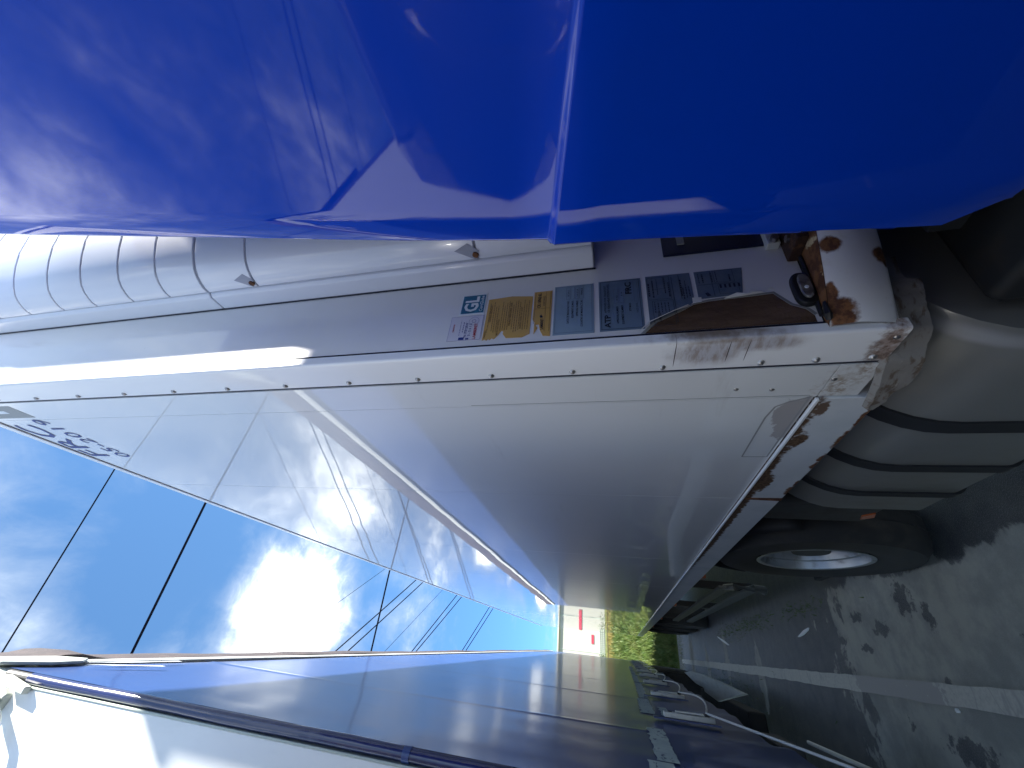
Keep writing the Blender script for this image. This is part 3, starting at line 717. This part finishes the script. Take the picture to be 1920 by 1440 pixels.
groove_m = mat('groove_shade_plastic', (.36, .37, .42), .5)
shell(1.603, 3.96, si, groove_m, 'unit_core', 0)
for a, b_ in zip(gz[:-1], gz[1:]):
    wd = .0028 if b_ != 2.762 else .006
    if b_ > 3.9: # domed top
        n = len(sc_); rings = []
        for (z, sx, sy) in ((a + .0028, 0, 0), (3.86, 0, 0), (3.91, .01, .012), (3.945, .035, .04), (3.962, .08, .10)):
            rings.append([((x - 1.83) * (1 - sx / 1.0) + 1.83, .62 + (y - .62) * (1 - sy * 3), z) for x, y in sc_])
        vs = [v for r_ in rings for v in r_]; fs = [(j * n + i, j * n + i + 1, (j + 1) * n + i + 1, (j + 1) * n + i) for j in range(4) for i in range(n - 1)] + [tuple(4 * n + i for i in range(n))]
        MB().add(vs, fs).build('cover_panel', white_unit, fu, smooth=True)
    else: shell(a + (.0028 if a > 1.61 else 0), b_ - wd, sc_, white_unit, 'cover_panel')
# mounting flange against the wall
MB().prism([(.795, .679, 1.598), (.795, .628, 1.598), (.803, .6185, 1.598), (2.857, .6185, 1.598), (2.865, .628, 1.598), (2.865, .679, 1.598)], (0, 0, 1.155)).build('mounting_flange', white_unit, fu, bevel=.004)
MB().prism([(.795, .679, 2.757), (.795, .628, 2.757), (.803, .6185, 2.757), (2.857, .6185, 2.757), (2.865, .628, 2.757), (2.865, .679, 2.757)], (0, 0, 1.20)).build('mounting_flange', white_unit, fu, bevel=.004)
MB().box((.792, .6765, 1.595), (.7948, .6795, 3.95)).build('flange_seal', seam_m, fu)
# latch recesses: flat quads, the pockets' shade is put into their grey
for zc in (1.895, 2.590, 3.79):
    yy = .595
    d = MB(); d.add([(.8068, .594, zc - .020), (.8165, .575, zc + .008), (.8085, .588, zc + .045), (.8045, .6165, zc - .004)], [(0, 1, 2, 3)])
    dd = d.build('latch_recess', groove_m, fu, solid=.0006, label='small grey latch pocket with a rusty bolt head')
    MB().tube([(.8025, yy + .008, zc - .008), (.810, yy + .008, zc - .008)], .008, 10).build('bolt_head', rust_m, dd)


# wheels --------------------------------------------------------------
def wheel(c, parent, side=-1, r=.50, wdt=.30, rim=rim_m):
    s_ = side
    prof = [(s_ * .004, r * .53), (s_ * .02, r * .62), (s_ * .028, r * .78), (s_ * .02, r * .92), (-s_ * .02, r * .985), (-s_ * .05, r), (-s_ * (wdt - .05), r), (-s_ * (wdt - .01), r * .95), (-s_ * wdt, r * .6)]
    ty = MB().lathe_x(prof, c, 56).build('tyre', tyre_m, parent, smooth=True)
    prof = [(s_ * .012, r * .545), (s_ * .014, r * .53), (s_ * .010, r * .50), (-s_ * .012, r * .49), (-s_ * .03, r * .485), (-s_ * .034, r * .45), (-s_ * .06, r * .44), (-s_ * .10, r * .42)]
    rm = MB().lathe_x(prof, c, 48).build('rim', rim, parent, smooth=True, label='bare metal rim' if rim is rim_m else None)
    MB().lathe_x([(-s_ * .098, r * .43), (-s_ * .095, r * .34), (-s_ * .06, r * .26), (-s_ * .05, r * .20), (-s_ * .03, r * .18), (-s_ * .03, .001)], c, 40).build('wheel_disc', dkrim, parent, smooth=True)
    for k in range(10):
        a = 2 * PI * k / 10; rr_ = r * .38
        MB().tube([(c[0] - s_ * .085, c[1] + rr_ * math.cos(a), c[2] + rr_ * math.sin(a)), (c[0] - s_ * .06, c[1] + rr_ * math.cos(a), c[2] + rr_ * math.sin(a))], .011, 6).build('wheel_nut', steel_m, rm)
    gv = MB()
    for xx in (.09, .15, .21): gv.lathe_x([(-s_ * xx - .004, r + .001), (-s_ * xx + .004, r + .001)], c, 40)
    gv.build('tread_groove', black_m, ty)
    return ty


for yc in (9.3, 10.6, 11.9): wheel((.60, yc, .50), rf, rim=dkrim)
# side underrun guard of the reefer
gd = mat('guard_aluminium', (.10, .11, .105), .5, metal=.3)
for z0 in (.40, .62): MB().box((.585, 4.25, z0), (.61, 8.3, z0 + .10)).build('side_guard_rail', gd, rf, bevel=.006)
MB().tube([(.60, 4.3, .66), (.60, 4.22, .60), (.60, 4.20, .45), (.60, 4.24, .36), (.60, 4.35, .33)], .03, 8).build('guard_end', gd, rf, smooth=True)
for yy in (4.5, 6.2, 8.0): MB().box((.62, yy, .38), (.68, yy + .06, .99)).build('guard_post', dark_m, rf)
for yy in (3.75,): MB().box((.75, yy, .05), (.87, yy + .12, 1.0)).build('landing_leg', dark_m, rf)
MB().box((.66, 3.66, 0.004), (.96, 3.98, .05)).build('landing_foot', dark_m, rf)
MB().box((.66, 8.7, .5), (.72, 8.75, 1.0)).build('mudflap', black_m, rf)

# ================================================================== TRACTOR (blue, right)
tk = empty('blue_truck_tractor', (1.73, 0, 0), 'glossy blue truck tractor filling the near side, coupled to the white trailer', 'truck')
ET = [(3.45, .278), (3.007, .300), (2.613, .318), (2.310, .336), (2.064, .353), (1.856, .368), (1.677, .378), (1.596, .379), (1.45, .393), (1.314, .408), (1.218, .420), (1.156, .427), (1.102, .432)]
def edge(z):
    if z >= ET[0][0]: return ET[0][1]
    for (z1, y1), (z0, y0) in zip(ET, ET[1:]):
        if z >= z0: return y0 + (y1 - y0) * (z - z0) / (z1 - z0)
    return ET[-1][1]


def sx_up(z): t_ = z - 1.62; return .508 + .115 * t_ + .02 * t_ * t_
def crease(y): return 1.556 + .245 * y           # crease height along the panel
def fairing_x(z, y):
    zc = crease(y)
    if z >= zc: return sx_up(z)
    return .497 + (.02 * max(0, 1.3 - z))
rows = []
ys = [-.45 + .0 * k for k in range(1)]
NU = 26
lv = [('a', k) for k in range(0)]
# parametric rows: below crease 12 rows, step 4 rows, above 26 rows
def rowpts(kind, t_):
    out = []
    for i in range(NU + 1):
        u_ = i / NU
        ye = edge(1.6)
        y = -.45
        # iterate z at this y
        zc = crease(-.45 + u_ * (.38 + .45))
        if kind == 'low': z = 1.088 + (zc - .006 - 1.088) * t_
        elif kind == 'step': z = zc - .006 + .012 * t_
        else: z = zc + .006 + (3.42 - zc - .006) * t_
        y = -.45 + u_ * (edge(z) + .45)
        if kind == 'low': x = .497 + .02 * max(0, 1.3 - z)
        elif kind == 'step': x = .497 + (sx_up(zc) - .497) * (.5 - .5 * math.cos(PI * t_))
        else: x = sx_up(z)
        if kind == 'low' and z < 1.12 and u_ > .8: y -= (u_ - .8) / .2 * (1.12 - z) / .032 * .035
        x += .010 * max(0, (u_ - .965) / .035) ** 2
        out.append(Vector((x, y, z)))
    return out
for k in range(11): rows.append(rowpts('low', k / 10))
for k in range(1, 6): rows.append(rowpts('step', k / 6))
for k in range(31): rows.append(rowpts('up', k / 30))
vs = [p for r_ in rows for p in r_]; W_ = NU + 1
fs = [(j * W_ + i, j * W_ + i + 1, (j + 1) * W_ + i + 1, (j + 1) * W_ + i) for j in range(len(rows) - 1) for i in range(NU)]
fo = MB().add(vs, fs).build('side_fairing', blue_m, tk, smooth=True, auto=False, label='glossy blue side fairing with a crease line')
# rolled hem along the trailing edge and inner skin
hem = [r_[-1] + Vector((.006, -.001, 0)) for r_ in rows[::2]]
MB().tube(hem, .0065, 8).build('fairing_hem', blue_rim, tk, smooth=True)
vs = [p + Vector((.020, -.006, 0)) for r_ in rows for p in r_]
MB().add(vs, fs).build('fairing_inner_skin', dark_m, tk, smooth=True)
# lower fairing piece
MB().prism([(.503, -.45, .55), (.503, .30, .55), (.503, .36, .70), (.503, .385, 1.00), (.503, .355, 1.082), (.503, -.45, 1.082)], (.03, 0, 0)).build('lower_fairing', blue_m, tk, bevel=.006)
# mirrored far side fairing, cab body, roof
vs = [Vector((3.46 - p.x, p.y, p.z)) for r_ in rows for p in r_]
MB().add(vs, fs).build('side_fairing', blue_m, tk, smooth=True)
body = []
secb = [(.50, -1.7), (.52, -1.95), (.75, -2.15), (1.73, -2.25), (2.71, -2.15), (2.94, -1.95), (2.96, -1.7), (2.96, -.45), (.50, -.45)]
n_ = len(secb); vs = []
for (z, k, yf) in ((.45, 1, 0), (1.6, 1, 0), (2.4, .92, .06), (3.1, .83, .2), (3.40, .77, .40)):
    for x, y in secb: vs.append(((x - 1.73) * k + 1.73, y + (yf if y < -1.8 else 0), z))
fs2 = [(j * n_ + i, j * n_ + (i + 1) % n_, (j + 1) * n_ + (i + 1) % n_, (j + 1) * n_ + i) for j in range(4) for i in range(n_)] + [tuple(range(n_)), tuple(4 * n_ + i for i in range(n_))]
MB().add(vs, fs2).build('cab_body', blue_m, tk, bevel=.03)
MB().grid(lambda u_, v_: Vector((.74 + 1.98 * u_, -1.9 + 2.10 * v_, 3.36 + .10 * abs(math.sin(PI * u_)) ** .5 + .0 * v_)), 16, 8).build('roof_fairing', blue_m, tk, smooth=True, solid=.02)
MB().prism([(.4995, -1.75, 1.75), (.4995, -1.0, 1.75), (.505, -1.0, 2.35), (.525, -1.55, 2.35)], (.0, 0, 0.0001)).build('door_window', glass_m, tk)
MB().box((.50, -.6, .5), (2.96, -.45, 1.1)).build('rear_skirt', dark_m, tk)
# chassis
for xx in (1.25, 2.1): MB().box((xx, -2.0, .72), (xx + .1, 3.4, .95)).build('chassis_rail', dark_m, tk)
MB().box((.7, -.4, .95), (2.8, .60, 1.0)).build('deck_plate', dark_m, tk)


# grey tank with straps: section in x-z, swept along y
def tanksec(off=0.0):
    pts = []
    x0, x1, z0, z1 = .545 - off, 1.15 + off, .47 - off, 1.0 + off
    for (cx, cz, a0, r_) in ((x1 - .1, z1 - .1, 0, .1), (x0 + .24, z1 - .24, 90, .24), (x0 + .05, z0 + .05, 180, .05), (x1 - .1, z0 + .1, 270, .1)):
        for k in range(9):
            a = R(a0 + 90 * k / 8); pts.append((cx + r_ * math.cos(a), cz + r_ * math.sin(a)))
    return pts


def sweep(sec_, y0, y1, name, M, par, cap=True, round_end=0, label=None):
    n = len(sec_); cx = sum(p[0] for p in sec_) / n; cz = sum(p[1] for p in sec_) / n
    ys_ = [(y0, 1 - round_end), (y0 + .03 * bool(round_end), 1), (y1 - .03 * bool(round_end), 1), (y1, 1 - round_end)] if round_end else [(y0, 1), (y1, 1)]
    vs = [(cx + (x - cx) * k, y, cz + (z - cz) * k) for y, k in ys_ for x, z in sec_]
    fs = [(j * n + i, j * n + (i + 1) % n, (j + 1) * n + (i + 1) % n, (j + 1) * n + i) for j in range(len(ys_) - 1) for i in range(n)]
    if cap: fs += [tuple(range(n)), tuple((len(ys_) - 1) * n + i for i in range(n))]
    return MB().add(vs, fs).build(name, M, par, smooth=True, label=label)


sweep(tanksec(), .74, 1.765, 'fuel_tank', tank_m, tk, round_end=.05, label='long grey tank with rounded upper edge below the trailer nose')
for yc, wd in ((1.075, .05), (1.335, .04), (1.56, .034)): sweep(tanksec(.006), yc - wd / 2, yc + wd / 2, 'tank_strap', strap_m, tk)
# drive wheel, mudguard, reflector
wheel((.565, 2.72, .51), tk, r=.51, wdt=.32)
wheel((.565, -1.25, .50), tk, r=.50)
mb = MB(); vs = []; n_ = 20
for k in range(n_ + 1):
    a = R(20 + 140 * k / n_)
    for x in (.57, .60, .93): vs.append((x, 2.72 + .60 * math.cos(a), .53 + (.60 if x > .58 else .57) * math.sin(a)))
mb.add(vs, [(3 * i + j, 3 * i + j + 1, 3 * i + j + 4, 3 * i + j + 3) for i in range(n_) for j in range(2)])
mb.build('mudguard', black_m, tk, smooth=True, solid=.006)
bxm = mat('battery_box_plastic', (.035, .037, .04), .5, dirt=(9, (.06, .055, .05), .4, .7, .6))
MB().box((.60, 1.85, .50), (1.1, 2.12, .93)).build('battery_box', bxm, tk, bevel=.03)
MB().prism([(.594, 1.955, .530), (.594, 2.00, .560), (.594, 2.045, .548), (.594, 2.01, .512)], (.006, 0, 0)).build('reflector', amber_m, tk, label='amber diamond reflector beside the drive wheel')
MB().box((.60, .30, .35), (1.3, .70, .90)).build('dark_gap_filler', dark_m, tk, bevel=.02)  # dark box added to stand for the darkness behind the cab
MB().tube([(.9, .50, .98), (.85, .56, 1.02), (.80, .60, .99), (.74, .55, .96)], .012, 8).build('air_hose', black_m, tk, smooth=True)
MB().prism([(.70, .47, .90), (.73, .52, .86), (.74, .50, .80)], (.02, .01, .01)).build('green_reflection', mat('dull_green', (.03, .06, .04), .7), tk)  # small green wedge, a leaf-like reflection made solid

# ================================================================== CURTAIN TRAILER (blue, left)
YAW = -R(.66); LO = Vector((-.25, 1.22, 0))
ct = empty('curtain_side_trailer', LO, 'blue curtain-sided trailer with cream front wall left of the gap', 'trailer', rz=YAW)
CX = -.238; LB = 14.6; LT = 3.58
MB().box((-2.76, 1.212, 1.12), (CX - .038, 1.30, 3.72)).build('front_wall', lwall_m, ct, bevel=.003)
MB().box((CX - .0377, 1.2085, 1.10), (CX - .032, 1.30, 3.55)).build('wall_gasket', gasket_m, ct, bevel=.002)
pts = [(CX - .0155 + .001 * math.sin(z * 9), 1.222, z) for z in [1.05 + .1 * k for k in range(25)]]
MB().tube(pts, [.0155 + .0006 * math.sin(k * 1.7) for k in range(25)], 20).build('curtain_roller', tube_m, ct, smooth=True, label='glossy blue roller tube at the front corner')
MB().tube([(CX - .0155, 1.222, 2.08), (CX - .0155, 1.222, 2.10)], .0168, 20).build('roller_band', curtain_m, ct, smooth=True)


def fold(y, z):
    k = max(0, (1.55 - z) / .5)
    k2 = max(0, min(1, (3.3 - z) / 2)); n_ = math.exp(-max(0, y - 1.22) / .7)
    d = -.007 * k * math.sin(y * 2 * PI / 1.17 * 1.0 + .9) - .0035 * (1 + 2.5 * n_) * k * math.sin(y * 2 * PI / .41 + z * 4)
    d += .0022 * math.sin(y * 1.1 + z * .8) + .0008 * math.sin(y * 2.7 - z * 2.3)
    d += .0005 * n_ * k2 * math.sin((y - 1.22) * 26 - (z - 1) * 3.0)
    for yw in (2.05, 3.3, 4.55, 5.8, 7.05, 8.3, 9.55, 10.8, 12.05, 13.3):
        d += .0022 * math.exp(-((y - yw) / .013) ** 2)
    nn = math.exp(-max(0, y - 1.22) / .35)
    d += .0022 * nn * math.sin(z * 11 + 3 * y) * max(0, min(1, (2.9 - z) * 2)) + .0012 * nn * math.sin(z * 27 - 9 * y)
    return d


ysamp = []
y = 1.222
while y < LB: ysamp.append(y); y += .014 + .010 * max(0, y - 1.5)
ysamp.append(LB); zs = [1.0 + (LT - 1.0) * (k / 60) ** 1.0 for k in range(61)]
vs = [Vector((CX + fold(y, z) * min(1, (y - 1.222) / .12), y, z + (.012 * math.sin(y * 3.1) if z < 1.01 else 0))) for z in zs for y in ysamp]; n_ = len(ysamp)
MB().add(vs, [(j * n_ + i, j * n_ + i + 1, (j + 1) * n_ + i + 1, (j + 1) * n_ + i) for j in range(60) for i in range(n_ - 1)]).build('side_curtain', curtain_m, ct, smooth=True, auto=False, label='blue PVC side curtain with folds along the buckles')
# top rail, black strip painted in as the gap's shade, roof tarpaulin
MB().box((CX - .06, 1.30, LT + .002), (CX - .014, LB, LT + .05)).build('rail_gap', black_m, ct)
MB().prism([(CX - .06, 1.34, LT + .05), (CX + .004, 1.34, LT + .052), (CX + .010, 1.34, LT + .075), (CX + .004, 1.34, LT + .125), (CX - .06, 1.34, LT + .125)], (0, LB - 1.34, 0)).build('roof_rail', silver_m, ct, bevel=.004)
vs = []; yy_ = [1.28 + .06 * k for k in range(16)] + [2.3 + .35 * k for k in range(36)]
for y in yy_:
    bump_ = .020 * math.exp(-((y - 1.50) / .09) ** 2) + .003 * math.sin(y * 7) + .004 * math.sin(y * 2.2)
    zt = 3.93 + .05 * math.exp(-((y - 1.52) / .12) ** 2) + .006 * math.sin(y * 1.7)
    vs += [(CX - .02, y, 3.700), (CX + .006 + bump_, y, 3.712), (CX + .008 + bump_ * 1.2, y, 3.80), (CX + .002 + bump_, y, zt - .02), (CX - .03, y, zt), (CX - 1.2, y, zt + .06)]
MB().add(vs, [(6 * i + j, 6 * i + j + 1, 6 * i + j + 7, 6 * i + j + 6) for i in range(len(yy_) - 1) for j in range(5)]).build('roof_tarpaulin', tarp_m, ct, smooth=True)
MB().box((-2.76, 1.30, 3.72), (CX - .05, LB, 3.95)).build('roof_body', tarp_m, ct)
# corner casting: bent plates round the top of the roller
mb = MB()
mb.prism([(CX - .20, 1.20, 3.50), (CX - .06, 1.19, 3.47), (CX - .012, 1.19, 3.56), (CX + .006, 1.19, 3.64), (CX + .004, 1.19, 3.72), (CX - .20, 1.19, 3.72)], (0, .10, 0))
mb.build('corner_casting', cast_m, ct, bevel=.008)
MB().prism([(CX + .004, 1.20, 3.60), (CX + .004, 1.33, 3.56), (CX + .004, 1.44, 3.575), (CX + .004, 1.50, 3.64), (CX + .004, 1.44, 3.72), (CX + .004, 1.20, 3.73)], (.012, 0, 0)).build('casting_wing', cast_m, ct, bevel=.005)
MB().prism([(CX - .05, 1.186, 3.40), (CX - .03, 1.186, 3.40), (CX - .01, 1.186, 3.52), (CX - .04, 1.186, 3.49)], (0, .02, 0)).build('casting_tongue', cast_m, ct, bevel=.003)
MB().tube([(CX - .17, 1.17, 3.38), (CX - .11, 1.17, 3.42), (CX - .07, 1.18, 3.50)], .014, 10).build('roller_handle', silver_m, ct, smooth=True)
MB().tube([(CX - .06, 1.184, 3.535), (CX - .06, 1.192, 3.535)], .010, 10).build('bolt', black_m, ct)
MB().tube([(CX - .0155, 1.222, 3.45), (CX - .0155, 1.222, 3.56)], .013, 14).build('roller_spindle', black_m, ct)
# tape scraps near the top
for yy0, yy1, z0, z1 in ((1.44, 1.80, 3.545, 3.525), (1.40, 1.62, 3.50, 3.40)):
    pl = []; K = 14
    for k in range(K + 1):
        u_ = k / K; pl.append((CX + .012, yy0 + (yy1 - yy0) * u_, z0 + (z1 - z0) * u_ + .003 * rnd.random()))
    pb_ = [(p[0], p[1], p[2] - .018 * min(1, 3 * k / K) - .004 * rnd.random()) for k, p in enumerate(pl)]
    MB().prism(pl + pb_[::-1], (.0008, 0, 0)).build('tape_scrap', white_p, ct, label='pale tape residue near the top of the curtain')
# old reflective tape along the buckles
def tapeseg(y0, y1, zc, hw):
    K = max(4, int((y1 - y0) / .03)); up, dn = [], []
    for k in range(K + 1):
        y = y0 + (y1 - y0) * k / K; x = CX + fold(y, zc) + .003
        up.append((x, y, zc + hw + rnd.uniform(-.008, .004))); dn.append((x, y, zc - hw + rnd.uniform(-.003, .003)))
    MB().add(up + dn, [(k, k + 1, K + 1 + k + 1, K + 1 + k) for k in range(K)]).build('reflective_tape', tape_m, ct)
for a, b_, zc, hw in ((1.30, 1.52, 1.485, .036), (1.53, 2.14, 1.462, .032), (2.62, 3.35, 1.462, .034), (3.4, 4.8, 1.45, .03), (4.9, 6.3, 1.45, .028), (6.4, 7.2, 1.45, .03), (7.4, 9.3, 1.45, .028)): tapeseg(a, b_, zc, hw)
for a, b_ in ((2.62, 2.95),): tapeseg(a, b_, 1.375, .022)
# buckles with over-centre levers and the customs cord
by = [2.42, 3.49, 4.72, 5.90, 7.05, 8.20, 9.35, 10.5, 11.65, 12.8]
first = None
for i, y in enumerate(by):
    zt = 1.402 - .003 * i; zb_ = 1.190; tl = rnd.uniform(-.01, .01)
    b0 = MB().prism([(CX + .016, y - .026, zt), (CX + .016, y + .026, zt), (CX + .016, y + .026 + tl, zb_ + .03), (CX + .016, y + .008 + tl, zb_), (CX + .016, y - .012 + tl, zb_), (CX + .016, y - .026 + tl, zb_ + .03)], (.020, 0, 0)).build('buckle', silver_m, ct, bevel=.003)
    MB().box((CX + .0355, y - .010, zt - .035), (CX + .0375, y + .010, zt - .018)).build('buckle_hole', black_m, b0)
    MB().prism([(CX + .037, y - .014, zt - .05), (CX + .037, y + .014, zt - .05), (CX + .039, y + .014 + tl, zb_ + .045), (CX + .039, y - .014 + tl, zb_ + .045)], (.006, 0, 0)).build('buckle_lever', silver_m, b0, bevel=.002)
    MB().box((CX + .0355, y - .016, zb_ + .022), (CX + .047, y + .016, zb_ + .04)).build('buckle_slot', black_m, b0)
    MB().box((CX + .008, y - .024, zb_ - .02), (CX + .014, y + .024, zt + .045)).build('buckle_strap', curtain_m, b0)
cp = []
ends = [(CX + .05, 1.30, .93)] + [(CX + .048, y, 1.222) for y in by]
for i, (a, b_) in enumerate(zip(ends, ends[1:])):
    sg = (.0 if i == 0 else .055) ; K = 10
    seg_ = arc(a, b_, sg, K)
    for k, p in enumerate(seg_[:-1]): cp.append((p.x + (.02 * math.sin(PI * k / K) if i else 0), p.y, p.z))
cp.append(ends[-1])
MB().tube(cp, .0042, 7).build('customs_cord', rope_m, ct, smooth=True)
# underside
MB().box((-2.7, 1.3, 1.02), (CX - .06, LB, 1.12)).build('floor_frame', dark_m, ct)
for xx in (-.95, -1.9): MB().box((xx, 1.4, .78), (xx + .12, LB, 1.02)).build('chassis_beam', dark_m, ct)
for yc in (10.6, 11.9, 13.2): wheel((-.30, yc, .50), ct, side=1, rim=dkrim)
lk = MB().prism([(-.40, 6.45, .46), (-.225, 5.0, .46), (-.20, 5.9, .46), (-.175, 7.4, .46), (-.185, 8.6, .46), (-.23, 9.5, .46), (-.32, 8.2, .46), (-.33, 7.4, .46), (-.37, 7.35, .46)], (0, 0, .035)).build('locker_lid', board_m, ct, bevel=.004, label='weathered grey lid panel jutting out under the curtain')
MB().box((-.9, 5.2, .30), (-.36, 8.0, .455)).build('storage_locker', dark_m, ct, bevel=.02)

# ================================================================== LEFT TRACTOR (seen in the reflections of the blue paint)
lt = empty('parked_truck_tractor', (-1.55, -.6, 0), 'dark low-roofed truck tractor in front of the curtain trailer, mirrored in the blue paint', 'truck')
cabm = mat('dark_blue_cab', (.002, .006, .05), .35, coat=1)
secb = [(-.40, -1.7), (-.43, -1.95), (-.65, -2.15), (-1.55, -2.25), (-2.45, -2.15), (-2.67, -1.95), (-2.70, -1.7), (-2.70, .98), (-.45, .98), (-.40, .93)]
n_ = len(secb); vs = []
for (z, k, yf) in ((.45, 1, 0), (1.6, 1, 0), (2.2, .985, .05), (2.62, .95, .15), (2.75, .86, .3)):
    for x, y in secb: vs.append(((x + 1.55) * k - 1.55, y + (yf if y < -1.8 else -yf * .6 if y > 0 else 0), z))
fs2 = [(j * n_ + i, j * n_ + (i + 1) % n_, (j + 1) * n_ + (i + 1) % n_, (j + 1) * n_ + i) for j in range(4) for i in range(n_)] + [tuple(range(n_)), tuple(4 * n_ + i for i in range(n_))]
MB().add(vs, fs2).build('cab_body', cabm, lt, bevel=.05, seg=3)
MB().prism([(-.402, -1.75, 1.55), (-.402, -.9, 1.55), (-.412, -.9, 2.0), (-.412, -1.6, 2.0)], (.004, 0, 0)).build('door_window', glass_m, lt)
for xx in (-1.1, -2.0): MB().box((xx, -2, .72), (xx + .1, 3.0, .95)).build('chassis_rail', dark_m, lt)
wheel((-.46, -1.2, .50), lt, side=1, rim=dkrim)
# landing gear of the curtain trailer
for xx in (-.62, -2.4):
    MB().box((xx, 3.3, .05), (xx + .12, 3.44, 1.02)).build('landing_leg', bxm, ct, bevel=.006)
    MB().box((xx - .1, 3.2, .004), (xx + .2, 3.54, .05)).build('landing_foot', bxm, ct, bevel=.01)
MB().box((-1.0, 4.3, .30), (-.47, 4.9, .46)).build('battery_box', bxm, ct, bevel=.02)
MB().tube([(-.40, 3.1, .30), (-.42, 4.2, .30)], .012, 8).build('winding_handle', silver_m, ct)

# ================================================================== OVERHEAD CABLES
def cable(p, q_, r_, lb, sag=.25, ext=14):
    a, b_ = Vector(p), Vector(q_); d = (b_ - a).normalized()
    mid = (a + b_) / 2; A, B = mid - d * ext, mid + d * ext
    pts = []
    for k in range(25):
        u_ = k / 24; w_ = (u_ - .5) * 2; pts.append(A.lerp(B, u_) + Vector((0, 0, sag * w_ * w_)))
    o0 = A
    o = MB().tube(pts, r_ * .8, 6).build('overhead_cable', cable_m, None, smooth=True)
    return tag(o, lb, 'cable', 'overhead cables crossing the sky')
cable((1.394, 3.669, 8), (-.659, 3.767, 8), .011, 'thin cable crossing the sky nearest overhead')
cable((1.417, 5.097, 8), (-.629, 5.158, 8), .022, 'thick black cable crossing the sky second from overhead')
cable((1.344, 11.397, 8), (-.601, 11.458, 8), .026, 'thick dark cable crossing the slanting twin cables')
cable((1.447, 13.301, 8), (-.609, 9.788, 8), .018, 'nearer cable of the first slanting pair beside the bright cloud'); cable((1.398, 13.76, 8), (-.638, 10.238, 8), .018, 'farther cable of the first slanting pair beside the bright cloud')
cable((1.34, 17.086, 8), (-.548, 13.954, 8), .018, 'nearer cable of the middle slanting pair in the blue gap'); cable((1.37, 17.729, 8), (-.546, 14.273, 8), .018, 'farther cable of the middle slanting pair in the blue gap')
cable((1.398, 22.08, 8), (-.439, 18.864, 8), .020, 'nearer cable of the last slanting pair towards the cream building'); cable((1.411, 22.793, 8), (-.434, 19.351, 8), .020, 'farther cable of the last slanting pair towards the cream building')
cable((1.361, 11.069, 8), (-.043, 8.677, 8), .007, 'very thin wire slanting across the bright cloud')
cable((1.346, 15.501, 8), (-.51, 12.286, 8), .007, 'very thin wire slanting between the first and middle pairs')
